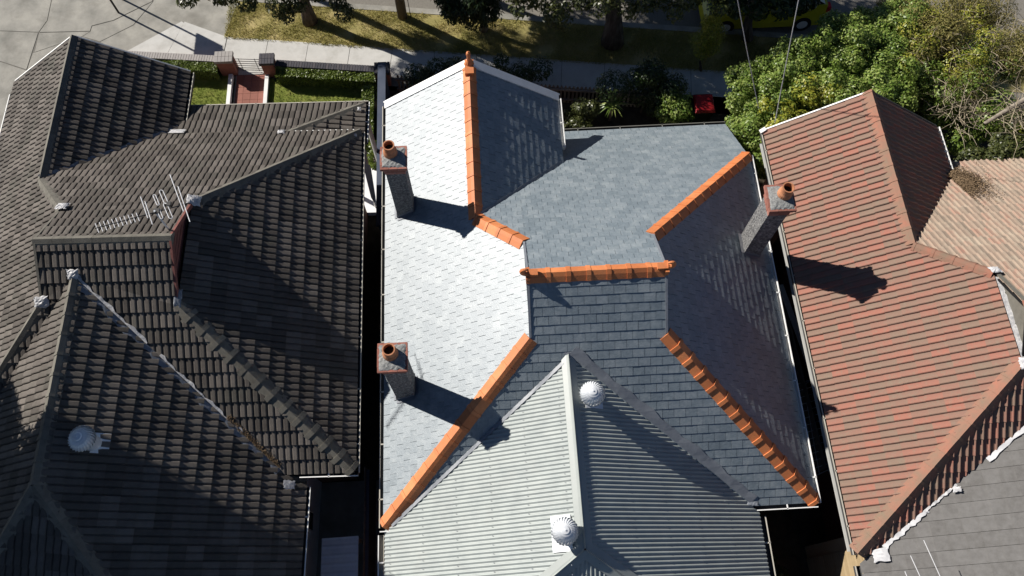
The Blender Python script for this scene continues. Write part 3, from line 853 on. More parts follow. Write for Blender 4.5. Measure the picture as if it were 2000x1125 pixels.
def metal_cap(A, B, n1, n2, wing, name='ridge_capping'):
    A, B = np.array(A, float), np.array(B, float)
    ax = unit(B-A)
    up = unit(n1+n2)
    w1 = unit(np.cross(ax, n1)); w1 = -w1 if w1@up > 0 else w1
    w2 = unit(np.cross(ax, n2)); w2 = -w2 if w2@up > 0 else w2
    sec = [w1*wing+n1*0.034, w1*(wing-0.012)+n1*0.046, w1*0.03+n1*0.05, up*0.052+w1*0.02, up*0.09, up*0.052+w2*0.02, w2*0.03+n2*0.05, w2*(wing-0.012)+n2*0.046, w2*wing+n2*0.034]
    n = len(sec)
    mb = MB().add([A+p for p in sec]+[B+p for p in sec], [(i, i+1, n+i+1, n+i) for i in range(n-1)])
    return mb.build(name, 'corrcap', H1)
metal_cap((CX, CA[1]+0.02, CZ), (CX, CYh, CZ), nCl, nCr, 0.155)
metal_cap((CX, CYh, CZ+0.004), (hl[0], hl[1], PCl.z(*hl)+0.004), nCl, nCe, 0.17, 'hip_capping')
metal_cap((CX, CYh, CZ+0.004), (hr[0], hr[1], PCr.z(*hr)+0.004), nCr, nCe, 0.17, 'hip_capping')
# wide lead strip on the right valley, bright tray on the left one
vb_l = np.array([vl[0], vl[1], ZE]); vb_r = np.array([vr[0], vr[1], ZE]); ap = np.array([CX, CA[1], CZ])
perp_r = unit(np.cross(vb_r-ap, nB)); perp_r = perp_r if perp_r[0] > 0 else -perp_r
strip(H1, 'valley_flashing', [ap+perp_r*0.02, vb_r+perp_r*0.02], 0.21, 'lead', off=0.034, side=perp_r, wav=0.10)
perp_l = unit(np.cross(vb_l-ap, nCl)); perp_l = perp_l if perp_l[1] < 0 else -perp_l
strip(H1, 'valley_flashing', [ap, vb_l], 0.075, 'lead', off=0.040, side=perp_l)
crumple(H1, 'flashing_patch', vb_r+np.array([0.05, 0.05, 0.05]), (1, 0, 0), (0, 1, 0), (0, 0, 1), (0.35, 0.25), 'lead', 3)
crumple(H1, 'flashing_patch', ap+np.array([0.0, 0.03, 0.03]), (1, 0, 0), unit((0, 1, T)), nB, (0.28, 0.2), 'lead', 5)
gutter(H1, (-2.66, hl[1]-1, 3.48), (-2.66, yB-0.2, 3.48), (-1, 0, 0), m='cream', lip='white')
gutter(H1, (5.58, hr[1]-1, 3.42), (5.58, yB-0.25, 3.42), (1, 0, 0), m='darkgutter', lip='cream')
MB().box(-2.25, 5.15, -4.0, yB+0.3, -0.1, 3.35).build('wall', 'wallbrick', H1)

# turbine ventilators
def ventilator(name, c, plane, label, rot=0.0, sc=1.0, plate=(0.44, 0.5), platoff=(0.0, 0.0)):
    root = empty(name, c, label, 'roof vent', 'turbine roof vents')
    U, V, N = plane.frame()
    base = np.array([0, 0, 0.0])
    q = []
    for a, b in ((-1, -1), (1, -1), (1, 1), (-1, 1)):
        q.append(base+U*(a*plate[0]/2+platoff[0])+V*(b*plate[1]/2+platoff[1])+N*0.05)
    mbp = MB().add(q+[p-N*0.012 for p in q], [(0, 1, 2, 3), (7, 6, 5, 4)]+[(i, 4+i, 4+(i+1) % 4, (i+1) % 4) for i in range(4)])
    o = bpy.data.objects.new('base_plate', mbp.mesh('base_plate', 'galv')); link(o); o.parent = root
    mbt = MB().lathe((0, 0, -0.12), [(0.165*sc, 0), (0.165*sc, 0.36*sc), (0.175*sc, 0.37*sc)], n=24)
    o = bpy.data.objects.new('throat', mbt.mesh('throat', 'galv', True)); link(o); o.parent = root
    t = MB(); nv = 26; z0 = 0.25*sc
    for k in range(nv):
        a0 = 2*math.pi*k/nv+rot
        Vv = []; F = []
        m_ = 9
        for i in range(m_):
            ph = -0.75+(1.33+0.75)*i/(m_-1)
            r = 0.245*sc*math.cos(ph); z = z0+0.16*sc+0.19*sc*math.sin(ph)
            sw = 0.55*i/(m_-1)
            for dd, rr in ((0.0, 1.04), (0.30, 0.90)):
                th = a0+dd+sw
                Vv.append((r*rr*math.cos(th), r*rr*math.sin(th), z))
        for i in range(m_-1): F.append((2*i, 2*i+1, 2*i+3, 2*i+2))
        t.add(Vv, F)
    o = bpy.data.objects.new('turbine', t.mesh('turbine', 'galv')); link(o); o.parent = root
    mm = MB().lathe((0, 0, z0), [(0.085*sc, 0.335*sc), (0.07*sc, 0.352*sc), (0.012*sc, 0.362*sc)], n=20, caps=(False, True))
    mm.lathe((0, 0, z0), [(0.014, 0.36*sc), (0.014, 0.375*sc)], n=8, caps=(False, True))
    mm.lathe((0, 0, z0), [(0.19*sc, 0.02*sc), (0.19*sc, 0.05*sc)], n=20)
    o = bpy.data.objects.new('top_cap', mm.mesh('top_cap', 'galv', False)); link(o); o.parent = root
    return root
x_, y_ = 1.87, 4.10
ventilator('roof_ventilator', (x_, y_, PCr.z(x_, y_)), PCr, 'pale turbine vent on the corrugated roof near the top of its ridge', 0.1, 1.06, (0.40, 0.42), (-0.0, -0.05))
x_, y_ = 1.10, 1.47
ventilator('roof_ventilator', (x_, y_, PCl.z(x_, y_)), PCl, 'white turbine vent on a bright square plate at the corrugated hip junction', 0.7, 1.06, (0.68, 0.42), (0.0, -0.02))

# ------------------------------------------------------------------ concrete tile house (left)
H2 = empty('concrete_tile_house', (-8.0, 7.5, 0), 'house with dark brown concrete tile roof and television aerial, on the left', 'house')
RL = -0.025
def rotf(R):
    c, s = math.cos(R), math.sin(R)
    def W(p):
        p = np.array(p, float)
        return np.array([p[0]*c-p[1]*s, p[0]*s+p[1]*c]+([p[2]] if len(p) > 2 else []))
    def WP(pl):     # plane given in local plan -> world plan
        return Plane(pl.z0, pl.gx*c-pl.gy*s, pl.gx*s+pl.gy*c)
    return W, WP
W2, WP2 = rotf(RL)
z2, zl2, x2L, x2R, x2Rb = 3.901, 3.43, -13.152, -3.592, -3.355
y2B, y2F = 3.115, 11.826
t2, tl2, tf2, tb2, tv2 = 0.611, 0.72, 0.642, 0.633, 0.362
d2, e2, g2, gg2, y2G, ze2, y2V = 3.241, 3.567, 2.41, 4.78, 14.03, 3.66, 13.02
LL = Plane(zl2-x2L*tl2, tl2, 0)
LF = Plane(z2+y2F*tf2, 0, -tf2)
LB = Plane(z2-y2B*tb2, 0, tb2)
LR = Plane.pts((x2R, y2F, z2), (x2Rb, y2B, z2), (x2R-d2, y2F-d2*t2/tf2, z2+d2*t2))
zg2 = zl2+g2*tl2
LG = Plane(zg2+(x2L+g2)*(zg2-ze2)/(gg2-g2), -(zg2-ze2)/(gg2-g2), 0)
y2r = (y2F*tf2+y2B*tb2)/(tf2+tb2); z2r = LF.z(0, y2r)
fe = isect_y(LL, LF, x2L+e2); be = isect_y(LL, LB, x2L+e2)
fg = isect_y(LL, LF, x2L+g2); fl0 = isect_y(LL, LF, x2L); bl0 = isect_y(LL, LB, x2L)
fd = isect_y(LR, LF, x2R-d2); bd = isect_y(LR, LB, x2R-d2)
TW, TG, TL = 0.30, 0.335, 0.40
prof2 = []
for k in range(2):
    o = 0.15*k
    prof2 += [(o+0.0, 0.0), (o+0.018, 0.0), (o+0.027, 0.024), (o+0.045, 0.030), (o+0.118, 0.032), (o+0.136, 0.026), (o+0.146, 0.0)]
prof2.append((0.30, 0.0))
ct_t = profile_template(prof2, TW, TL, h0=0.038, th=0.036)
R2 = Roof(H2, 'roof_tile', 'roof_tiles', 'ctile')
kw = dict(tmpl=ct_t, W=TW, G=TG, L=TL, bond=0.0, jit=0.012, under=0.03)
WL = lambda poly: [tuple(W2(p)) for p in poly]
R2.face(WP2(LL), [WL([(x2L, bl0), (x2L+e2, be), (x2L+e2, fe), (x2L+g2, fg), (x2L, fg)]), WL([(x2L, fg), (x2L+g2, fg), (x2L+g2, y2G), (x2L, y2G)])], **kw)
yv2 = isect_y(LG, LF, x2L+gg2); xgv = isect_x(LG, LF, y2F)
R2.face(WP2(LG), [WL([(x2L+g2, fg), (x2L+gg2, yv2), (x2L+gg2, y2G), (x2L+g2, y2G)])], **kw)
R2.face(WP2(LF), [WL([(x2L+e2, y2r), (x2R-d2, y2r), (x2R-d2, fd), (x2L+e2, fe)]),
                  WL([(x2L+e2, fe), (x2R-d2, fd), (x2R, y2F), (xgv, y2F), (x2L+g2, fg)])], **kw)
# the lower verandah roof with its own small hip
LV = Plane(z2-0.06+y2F*tv2, 0, -tv2)
zV2 = LV.z(0, y2V)
xh = -5.55
LVr = Plane.pts((x2R, y2V, zV2), (x2R, y2F-0.1, zV2), (xh, y2F, LV.z(0, y2F)))
R2.face(WP2(LV), [WL([(x2L+gg2-0.5, y2F), (xh, y2F), (x2R, y2V), (x2L+gg2-0.5, y2V)])], **kw)
R2.face(WP2(LVr), [WL([(xh, y2F), (x2R, y2F), (x2R, y2V)])], **kw)
R2.face(WP2(LR), [WL([(x2Rb, y2B), (x2R, y2F), (x2R-d2, fd), (x2R-d2, bd)])], **kw)
# rear wing
ax2, az2 = -8.88, 6.272
ay2 = (az2-z2)/tb2+y2B
ar_t, al_t = 0.592, 0.72
AR = Plane(az2+ax2*ar_t, -ar_t, 0); AL = Plane(az2-ax2*al_t, al_t, 0)
avr = isect_x(AR, LB, y2B); avl_y = 3.3; avl = isect_x(AL, LB, avl_y)
hipy = 2.60; exr = -4.46
hk = 1.53/1.10
hrx, hry = exr, hipy-(exr-ax2)*hk
hlx = -12.6; hly = hipy-(ax2-hlx)*hk
R2.face(WP2(LB), [WL([(x2L+e2, be), (ax2, ay2), (ax2, y2r), (x2L+e2, y2r)]) if ax2 > x2L+e2 else [],
                  WL([(ax2, ay2), (x2R-d2, bd), (x2R-d2, y2r), (ax2, y2r)]),
                  WL([(avr, y2B), (x2Rb, y2B), (x2R-d2, bd), (ax2, ay2)]),
                  WL([(x2L+1.2, isect_y(LL, LB, x2L+1.2)), (avl, avl_y), (ax2, ay2), (x2L+e2, be)])], **kw)
avh = hipy-(avr-ax2)*hk
R2.face(WP2(AR), [WL([(ax2, ay2), (avr, y2B), (avr, avh), (ax2, hipy)]), WL([(avr, y2B), (exr, y2B), (exr, hry), (avr, avh)])], **kw)
R2.face(WP2(AL), [WL([(ax2, ay2), (ax2, hipy), (hlx, hly), (hlx, isect_y(AL, LB, hlx) if False else avl_y-0.7), (avl, avl_y)])], **kw)
AE = Plane.pts((ax2, hipy, az2), (hrx, hry, AR.z(hrx, 0)), (hlx, hly, AL.z(hlx, 0)))
R2.face(WP2(AE), [WL([(ax2, hipy), (hlx, hly), (hrx, hry)])], **kw)
R2.finish()
n2 = {k: WP2(p).normal() for k, p in dict(L=LL, F=LF, B=LB, R=LR, G=LG, V=LV, Vr=LVr, AR=AR, AL=AL, AE=AE).items()}
def w3(x, y, z): return W2((x, y, z))
ck = dict(wing=0.17, rise=0.06, collar=0.0)
cap_run(H2, 'ridge_cap', w3(x2L+g2, y2G+0.02, zg2), w3(x2L+g2, fg, zg2), n2['L'], n2['G'], 0.42, 'ccap', **ck)
cap_run(H2, 'ridge_cap', w3(x2L+g2, fg-0.02, zg2), w3(x2L+e2, fe, LL.z(x2L+e2, 0)), n2['L'], n2['F'], 0.42, 'ccap', **ck)
cap_run(H2, 'ridge_cap', w3(x2L+e2-0.05, y2r, z2r), w3(x2R-d2+0.05, y2r, z2r), n2['F'], n2['B'], 0.42, 'ccap', **ck)
cap_run(H2, 'ridge_cap', w3(x2R, y2F, z2), w3(x2R-d2, fd, LR.z(x2R-d2, fd)), n2['R'], n2['F'], 0.42, 'ccap', **ck)
cap_run(H2, 'ridge_cap', w3(x2Rb, y2B, z2), w3(x2R-d2, bd, LR.z(x2R-d2, bd)), n2['R'], n2['B'], 0.40, 'ccap', jitter=0.012, wing=0.19, rise=0.065, collar=0.022, collar_len=0.1)
cap_run(H2, 'ridge_cap', w3(x2L+1.2, isect_y(LL, LB, x2L+1.2), LL.z(x2L+1.2, 0)), w3(x2L+e2, be, LL.z(x2L+e2, be)), n2['L'], n2['B'], 0.42, 'ccap', **ck)
cap_run(H2, 'ridge_cap', w3(ax2, hipy, az2), w3(ax2, ay2-0.02, az2), n2['AR'], n2['AL'], 0.42, 'ccap', wing=0.17, rise=0.06, collar=0.014, collar_len=0.05)
cap_run(H2, 'ridge_cap', w3(hrx, hry, AR.z(hrx, 0)), w3(ax2, hipy, az2), n2['AR'], n2['AE'], 0.42, 'ccap', **ck)
cap_run(H2, 'ridge_cap', w3(hlx, hly, AL.z(hlx, 0)), w3(ax2, hipy, az2), n2['AL'], n2['AE'], 0.42, 'ccap', **ck)
cap_run(H2, 'ridge_cap', w3(x2R, y2V, zV2), w3(xh, y2F, LV.z(0, y2F)), n2['V'], n2['Vr'], 0.42, 'ccap', wing=0.15, rise=0.05, collar=0.0)
# gablets
for gx, zb, ya, yb, sg, m_ in ((x2R-d2, LR.z(x2R-d2, fd), bd, fd, 1, 'redpaint'), (x2L+e2, LL.z(x2L+e2, 0), be, fe, -1, 'redpaint')):
    x0 = gx-sg*0.10
    mb = MB().add([w3(x0, ya, zb-0.1), w3(x0, yb, zb-0.1), w3(x0, y2r, z2r-0.08)], [(0, 1, 2)])
    gb = mb.build('gablet', m_, H2)
    for k in range(7):
        zz = zb+k*0.12
        f = (zz-zb)/(z2r-zb)
        if f < 0.9:
            MB().obox(w3(x0+sg*0.012, ya+(y2r-ya)*f+0.05, zz), w3(x0+sg*0.012, yb+(y2r-yb)*f-0.05, zz), 0.02, 0.10, up=(0, 0, 1)).build('weatherboard', m_, gb)
    vt = MB()
    vt.obox(w3(gx+sg*0.02, ya, zb+0.02), w3(gx+sg*0.02, y2r, z2r+0.02), 0.05, 0.10, up=n2['B'])
    vt.obox(w3(gx+sg*0.02, yb, zb+0.02), w3(gx+sg*0.02, y2r, z2r+0.02), 0.05, 0.10, up=n2['F'])
    vt.build('verge_board', m_ if sg > 0 else 'ccap', H2)
# silver flashings
def pat(c, pl, size, seed, m='silver', h=0.06):
    U, V, N = WP2(pl).frame()
    crumple(H2, 'flashing_patch', w3(*c)+N*0.05, U, V, N, size, m, seed, h=h)
pat((x2L+e2+0.02, fe+0.05, LL.z(x2L+e2, 0)+0.05), LF, (0.36, 0.34), 1, h=0.14)
pat((x2L+e2+0.0, be-0.02, LL.z(x2L+e2, 0)+0.05), LB, (0.42, 0.34), 2, h=0.12)
pat((x2R-d2+0.05, fd+0.02, LR.z(x2R-d2, fd)+0.06), LR, (0.36, 0.42), 3, h=0.12)
pat((x2R-d2+0.02, bd+0.12, LR.z(x2R-d2, bd)+0.05), LR, (0.55, 0.22), 4, 'lead', h=0.05)
pat((ax2, ay2+0.03, az2+0.06), LB, (0.34, 0.30), 5, h=0.12)
pat((x2L+gg2+0.05, yv2-0.25, LF.z(0, yv2-0.25)+0.05), LF, (0.55, 0.30), 6)
pat((xh-0.05, y2F-0.02, z2+0.05), LV, (0.26, 0.2), 8, h=0.1)
pat((x2R-0.12, y2V-0.22, zV2+0.08), LVr, (0.16, 0.14), 9)
pat((x2R-0.12, y2F-0.16, z2+0.08), LR, (0.16, 0.18), 10)
pat((-4.75, y2B-0.28, AR.z(-4.75, 0)+0.04), AR, (0.26, 0.36), 11, 'silver', h=0.02)
# lead in the two valleys of the rear wing and the gable
va, vb2 = w3(ax2, ay2, az2), w3(avr, y2B, z2)
pa = unit(np.cross(vb2-va, n2['AR'])); pa = pa if pa[1] < 0 else -pa
strip(H2, 'valley_flashing', [va+(vb2-va)*0.02, va+(vb2-va)*0.99], 0.13, 'lead', off=0.06, side=pa, wav=0.22, n=40)  # darker lead tone: the shade over this valley is put into its colour
pb = unit(np.cross(vb2-va, n2['B'])); pb = pb if pb[1] > 0 else -pb
strip(H2, 'valley_flashing', [va+(vb2-va)*0.0, va+(vb2-va)*0.34], 0.06, 'silver', off=0.075, side=pb, wav=0.35, n=20)
strip(H2, 'valley_flashing', [va+(vb2-va)*0.40, va+(vb2-va)*0.80], 0.045, 'silver', off=0.08, side=pb, wav=0.45, n=26)
litter_valley = (va, vb2, pb)
va3, vb3 = w3(x2L+g2, fg, zg2), w3(x2L+gg2, yv2, ze2)
pc = unit(np.cross(vb3-va3, n2['G'])); pc = pc if pc[1] > 0 else -pc
strip(H2, 'valley_flashing', [va3, vb3], 0.10, 'lead', off=0.05, side=pc, wav=0.15)
# gutters
gutter(H2, w3(x2R+0.01, y2F+0.0, z2-0.03), w3(x2Rb+0.01, y2B-0.06, z2-0.03), (1, 0, 0), m='darkgutter', lip='cream')
gutter(H2, w3(x2Rb+0.1, y2B-0.01, z2-0.03), w3(avr+0.35, y2B-0.01, z2-0.03), (0, -1, 0), m='darkgutter', lip='white')
gutter(H2, w3(x2L+gg2+0.01, yv2+0.1, ze2-0.03), w3(x2L+gg2+0.01, y2G, ze2-0.03), (1, 0, 0), m='darkgutter', lip='cream')
gutter(H2, w3(x2L+gg2, y2V+0.01, zV2-0.03), w3(x2R+0.1, y2V+0.01, zV2-0.03), (0, 1, 0), m='darkgutter', lip='cream')
gutter(H2, w3(x2R+0.01, y2F, zV2-0.03), w3(x2R+0.01, y2V+0.1, zV2-0.03), (1, 0, 0), m='darkgutter', lip='white')
gutter(H2, w3(x2R, y2F+0.01, z2-0.02), w3(xh+0.2, y2F+0.01, z2-0.02), (0, 1, 0), m='darkgutter', lip='white', w=0.07)
gutter(H2, w3(x2L-0.01, y2G-0.4, zl2-0.03), w3(x2L-0.01, 8.0, zl2-0.03), (-1, 0, 0), m='leadlight', lip='white')
gutter(H2, w3(exr+0.01, hry, AR.z(exr, 0)-0.03), w3(exr+0.01, y2B-0.3, AR.z(exr, 0)-0.03), (1, 0, 0), m='darkgutter', lip='white')
# barge board of the front wing
for x0, pl in ((x2L, LL), (x2L+gg2, LG)):
    a, b = w3(x0, y2G+0.03, pl.z(x0, 0)), w3(x2L+g2, y2G+0.03, zg2)
    MB().obox(a+np.array([0, 0, -0.06]), b+np.array([0, 0, -0.06]), 0.035, 0.2, up=(0, 0, 1)).build('barge_board', 'white', H2)
# walls
def wall(poly, z0, z1, m, parent, name='wall'):
    return MB().prism([tuple(W2(p)) for p in poly], z0, z1).build(name, m, parent)
wall([(x2L+0.5, bl0+0.5), (x2R-0.4, y2B+0.45), (x2R-0.4, y2F-0.4), (x2L+0.5, y2F-0.4)], -0.1, 3.3, 'wallbrick', H2)
gw = wall([(x2L+0.5, y2F-0.4), (x2L+gg2-0.45, y2F-0.4), (x2L+gg2-0.45, y2G-0.45), (x2L+0.5, y2G-0.45)], -0.1, 3.2, 'wallbrick', H2)
wall([(x2L+0.02, bl0+0.1), (x2R-0.02, y2B+0.05), (x2R-0.02, y2F-0.03), (x2L+gg2-0.05, y2F-0.03), (x2L+gg2-0.05, y2G-0.05), (x2L+0.02, y2G-0.05)], 3.30, 3.33, 'soffit', H2, 'eave_lining')
rw = wall([(-12.2, -4.0), (exr-0.45, -4.0), (exr-0.45, y2B+0.5), (-12.2, y2B+0.5)], -0.1, 3.4, 'wallwhite', H2)
xw = W2((exr-0.45, 0))[0]
for (ya, yb, za, zb) in ((2.25, 2.75, 0.9, 2.3), (0.2, 0.9, 0.2, 2.2)):
    f = MB().box(xw+0.05, xw+0.10, ya, yb, za, zb).build('window', 'white', H2)
    MB().box(xw+0.09, xw+0.11, ya+0.05, yb-0.05, za+0.05, zb-0.05).build('pane', 'glass', f)
MB().box(xw+0.06, xw+0.14, 1.65, 2.0, 1.7, 2.15).build('meter_box', 'white', H2)
# verandah posts
for x in (-7.9, -5.6, -3.6):
    p = W2((x, y2V-0.2)); MB().tube([(p[0], p[1], 0), (p[0], p[1], zV2-0.1)], 0.07, n=8).build('verandah_post', 'white', H2)
MB().prism([tuple(W2(p)) for p in ((x2L+gg2-0.4, y2F-0.4), (x2R, y2F-0.4), (x2R, y2V-0.05), (x2L+gg2-0.4, y2V-0.05))], -0.1, 0.2).build('verandah_floor', 'wallwhite', H2)
# rainwater head and white downpipe shroud by the side passage
dp = MB().add([(-3.42, 11.72, 2.85), (-3.20, 11.60, 2.7), (-3.12, 10.85, 2.3), (-3.16, 10.72, 2.2), (-3.24, 10.85, 2.3)], [(0, 1, 2, 3, 4)])
d_ = dp.build('downpipe_shroud', 'white', H2); sm = d_.modifiers.new('t', 'SOLIDIFY'); sm.thickness = 0.10
MB().tube([(-3.38, 11.8, 3.8), (-3.28, 11.75, 3.2), (-3.3, 11.7, 2.7), (-3.45, 11.7, 0.0)], 0.045, n=8).build('downpipe', 'white', H2)
x_, y_ = -8.08, 3.72
lx = -8.15
ventilator('roof_ventilator', tuple(w3(lx, 3.45, AR.z(lx, 0))), WP2(AR), 'bluish turbine vent in the shade on the dark concrete tiled rear roof', 0.3, 1.02, (0.40, 0.42), (0.0, -0.10))

# television aerial
AN = empty('television_aerial', (-6.91, 8.07, 5.9), 'thin white television aerial with many rods above the dark tiled roof', 'aerial')
zA = 7.5
MB().tube([(-6.86, 8.02, 5.75), (-6.63, 7.83, zA+0.05)], 0.02, n=8).build('mast', 'galv', AN)
b0, b1 = np.array([-7.77, 7.53, zA]), np.array([-5.98, 8.0, zA])
MB().tube([b0, b1], 0.012, n=6).build('boom', 'black', AN)
bd_ = unit(b1-b0); ed_ = np.array([-bd_[1], bd_[0], 0])*1.0
edir = unit(np.array([-0.10, 0.21, 0]))
for i in range(11):
    c = b0+(b1-b0)*(0.02+0.43*i/10); h = 0.115-0.001*i
    MB().tube([c-edir*h, c+edir*h], 0.0085, n=6).build('rod', 'aluminium', AN)
for (p, q) in (((-6.96, 8.19), (-6.76, 7.70)), ((-6.86, 8.08), (-6.65, 7.55)), ((-6.43, 8.67), (-6.07, 7.81)), ((-6.24, 8.39), (-5.92, 7.57))):
    MB().tube([(p[0], p[1], zA+0.01), (q[0], q[1], zA+0.01)], 0.0095, n=6).build('rod', 'aluminium', AN)
def loop(c, L, w):
    c = np.array(c); pts = []
    sd = bd_*w/2
    for i in range(7):
        a = math.pi*i/6; pts.append(c+edir*(L+math.sin(a)*w/2)+sd*math.cos(a))
    for i in range(7):
        a = math.pi*i/6; pts.append(c-edir*(L+math.sin(a)*w/2)-sd*math.cos(a))
    pts.append(pts[0])
    MB().tube(pts, 0.0085, n=6, caps=False).build('folded_dipole', 'aluminium', AN)
loop((-6.50, 8.16, zA+0.01), 0.14, 0.07); loop((-6.38, 7.84, zA+0.01), 0.16, 0.07)
loop((-6.64, 8.10, zA+0.01), 0.11, 0.05); loop((-6.53, 7.78, zA+0.01), 0.10, 0.05)
MB().box(-6.66, -6.55, 7.80, 7.90, zA-0.02, zA+0.03).build('junction_box', 'black', AN)
MB().box(-6.42, -6.34, 7.95, 8.04, zA-0.02, zA+0.03).build('junction_box', 'black', AN)

# ------------------------------------------------------------------ terracotta tile house (right)
H3 = empty('terracotta_tile_house', (11, 5.5, 0), 'house with weathered red terracotta tile roof and a grey tiled rear wing, on the right', 'house')
W3_, WP3 = rotf(0.011)
z3, x3, y3B, y3F = 3.874, 7.379, 0.817, 9.393
t3, tf3, tb3 = 0.672, 0.66, 0.675
e3, g3, gg3, y3G, ze3 = 3.263, 2.177, 4.64, 11.302, 3.62
QL = Plane(z3-x3*t3, t3, 0); QF = Plane(z3+y3F*tf3, 0, -tf3); QB = Plane(z3-y3B*tb3, 0, tb3)
zg3 = z3+g3*t3; tg3 = (zg3-ze3)/(gg3-g3)
QG = Plane(zg3+(x3+g3)*tg3, -tg3, 0)
y3r = (y3F*tf3+y3B*tb3)/(tf3+tb3); z3r = QF.z(0, y3r)
f3e, b3e, f3g = isect_y(QL, QF, x3+e3), isect_y(QL, QB, x3+e3), isect_y(QL, QF, x3+g3)
XE = 15.6
prof3 = []
for k in range(2):
    o = 0.15*k
    prof3 += [(o+0.0, 0.004), (o+0.012, 0.0), (o+0.06, 0.003), (o+0.092, 0.008), (o+0.104, 0.028), (o+0.121, 0.037), (o+0.138, 0.027), (o+0.147, 0.006)]
prof3.append((0.30, 0.004))
rt_t = profile_template(prof3, TW, TL, h0=0.026, th=0.024)
R3 = Roof(H3, 'roof_tile', 'roof_tiles', 'rtile')
R3.panf = [1.0 if all(0.005 < (rt_t[0][q][0] % 0.15) < 0.06 or rt_t[0][q][0] % 0.15 < 0.001 for q in f) else 0.0 for f in rt_t[1]]
R3.varf = [0.0 if np.mean([rt_t[0][q][0] for q in f]) < 0.15 else 0.43 for f in rt_t[1]]
kw = dict(tmpl=rt_t, W=TW, G=0.345, L=TL, bond=0.0, jit=0.012, under=0.03)
WR = lambda poly: [tuple(W3_(p)) for p in poly]
R3.face(WP3(QL), [WR([(x3, y3B), (x3+e3, b3e), (x3+e3, f3e), (x3+g3, f3g), (x3, f3g)]), WR([(x3, f3g), (x3+g3, f3g), (x3+g3, y3G), (x3, y3G)])], **kw)
y3v = isect_y(QG, QF, x3+gg3)
R3.face(WP3(QG), [WR([(x3+g3, f3g), (x3+gg3, y3v), (x3+gg3, y3G), (x3+g3, y3G)])], **kw)
y3e = y3F+1.0
R3b = Roof(H3, 'bleached_roof_tile', 'bleached_roof_tiles', 'rtile_bleached')
R3b.varf = R3.varf
R3b.face(WP3(QF), [WR([(x3+e3, y3r), (XE, y3r), (XE, f3e), (x3+e3, f3e)]), WR([(x3+e3, f3e), (XE, f3e), (XE, f3g), (x3+g3, f3g)]),
                  WR([(x3+g3, f3g), (XE, f3g), (XE, y3v), (x3+gg3, y3v)]), WR([(x3+gg3, y3v), (XE, y3v), (XE, y3e), (x3+gg3, y3e)])], **kw)
gx3, gy3, gz3 = 7.555, 0.671, 3.776
gs3 = 0.485
QA = Plane(gz3-gx3*gs3, gs3, 0)
v3x = 12.6
R3.face(WP3(QB), [WR([(x3, y3B), (isect_x(QA, QB, y3B), y3B), (x3+e3, isect_y(QA, QB, x3+e3)), (x3+e3, b3e)]),
                  WR([(x3+e3, isect_y(QA, QB, x3+e3)), (v3x, isect_y(QA, QB, v3x)), (v3x, y3r), (x3+e3, y3r)])], **kw)
R3.finish()
R3b.finish(120)
RA = Roof(H3, 'grey_roof_tile', 'grey_roof_tiles', 'greytile')
gt_t = slate_template(0.30, 0.42, h0=0.022, th=0.014, gap=0.006)
RA.face(WP3(QA), [WR([(gx3-0.08, isect_y(QA, QB, gx3-0.08)), (v3x, isect_y(QA, QB, v3x)), (v3x, -2.5), (gx3-0.08, -2.5)])], tmpl=gt_t, W=0.30, G=0.30, L=0.42, bond=0.0, jit=0.006)
RA.finish(260)
n3 = {k: WP3(p).normal() for k, p in dict(L=QL, F=QF, B=QB, G=QG, A=QA).items()}
def v3(x, y, z): return W3_((x, y, z))
rk = dict(wing=0.17, rise=0.05, collar=0.012, collar_len=0.05)
cap_run(H3, 'ridge_cap', v3(x3+g3, y3G+0.02, zg3), v3(x3+g3, f3g, zg3), n3['L'], n3['G'], 0.40, 'rcap', **rk)
cap_run(H3, 'ridge_cap', v3(x3+g3, f3g-0.03, zg3), v3(x3+e3, f3e, QL.z(x3+e3, 0)), n3['L'], n3['F'], 0.40, 'rcap', wing=0.13, rise=0.06, collar=0.008, collar_len=0.05)
cap_run(H3, 'ridge_cap', v3(x3, y3B, z3), v3(x3+e3, b3e, QL.z(x3+e3, 0)), n3['L'], n3['B'], 0.40, 'rcap', wing=0.19, rise=0.06, collar=0.012, collar_len=0.05)
cap_run(H3, 'ridge_cap', v3(x3+e3, y3r, z3r), v3(XE, y3r, z3r), n3['F'], n3['B'], 0.40, 'rcap', **rk)
MB().add([v3(x3+e3+0.08, b3e, QL.z(x3+e3, 0)-0.1), v3(x3+e3+0.08, f3e, QL.z(x3+e3, 0)-0.1), v3(x3+e3+0.08, y3r, z3r-0.08)], [(0, 1, 2)]).build('gablet', 'ccap', H3)
def pat3(c, pl, size, seed, m='silver', h=0.08):
    U, V, N = WP3(pl).frame()
    crumple(H3, 'flashing_patch', v3(*c)+N*0.05, U, V, N, size, m, seed, h=h)
pat3((x3+e3+0.0, f3e+0.02, QL.z(x3+e3, 0)+0.05), QF, (0.3, 0.3), 21, h=0.12)
pat3((x3+e3+0.02, b3e+0.0, QL.z(x3+e3, 0)+0.06), QL, (0.34, 0.30), 22)
pat3((gx3+0.28, gy3+0.05, gz3+0.16), QA, (0.36, 0.46), 23, 'leadlight', h=0.03)
pat3((x3+2.0, isect_y(QA, QB, x3+2.0)-0.12, QA.z(x3+2.0, 0)+0.04), QA, (0.15, 0.22), 24, h=0.03)
for (a, b, w_, m_) in ((x3+0.5, x3+1.4, 0.09, 'leadlight'), (x3+1.35, x3+2.0, 0.05, 'silver'), (x3+2.6, x3+5.0, 0.09, 'leadlight')):
    A, B = v3(a, isect_y(QA, QB, a), QA.z(a, 0)), v3(b, isect_y(QA, QB, b), QA.z(b, 0))
    pq = unit(np.cross(B-A, n3['A'])); pq = pq if pq[1] < 0 else -pq
    strip(H3, 'valley_flashing', [A, B], w_, m_, off=0.05, side=pq, wav=0.16)
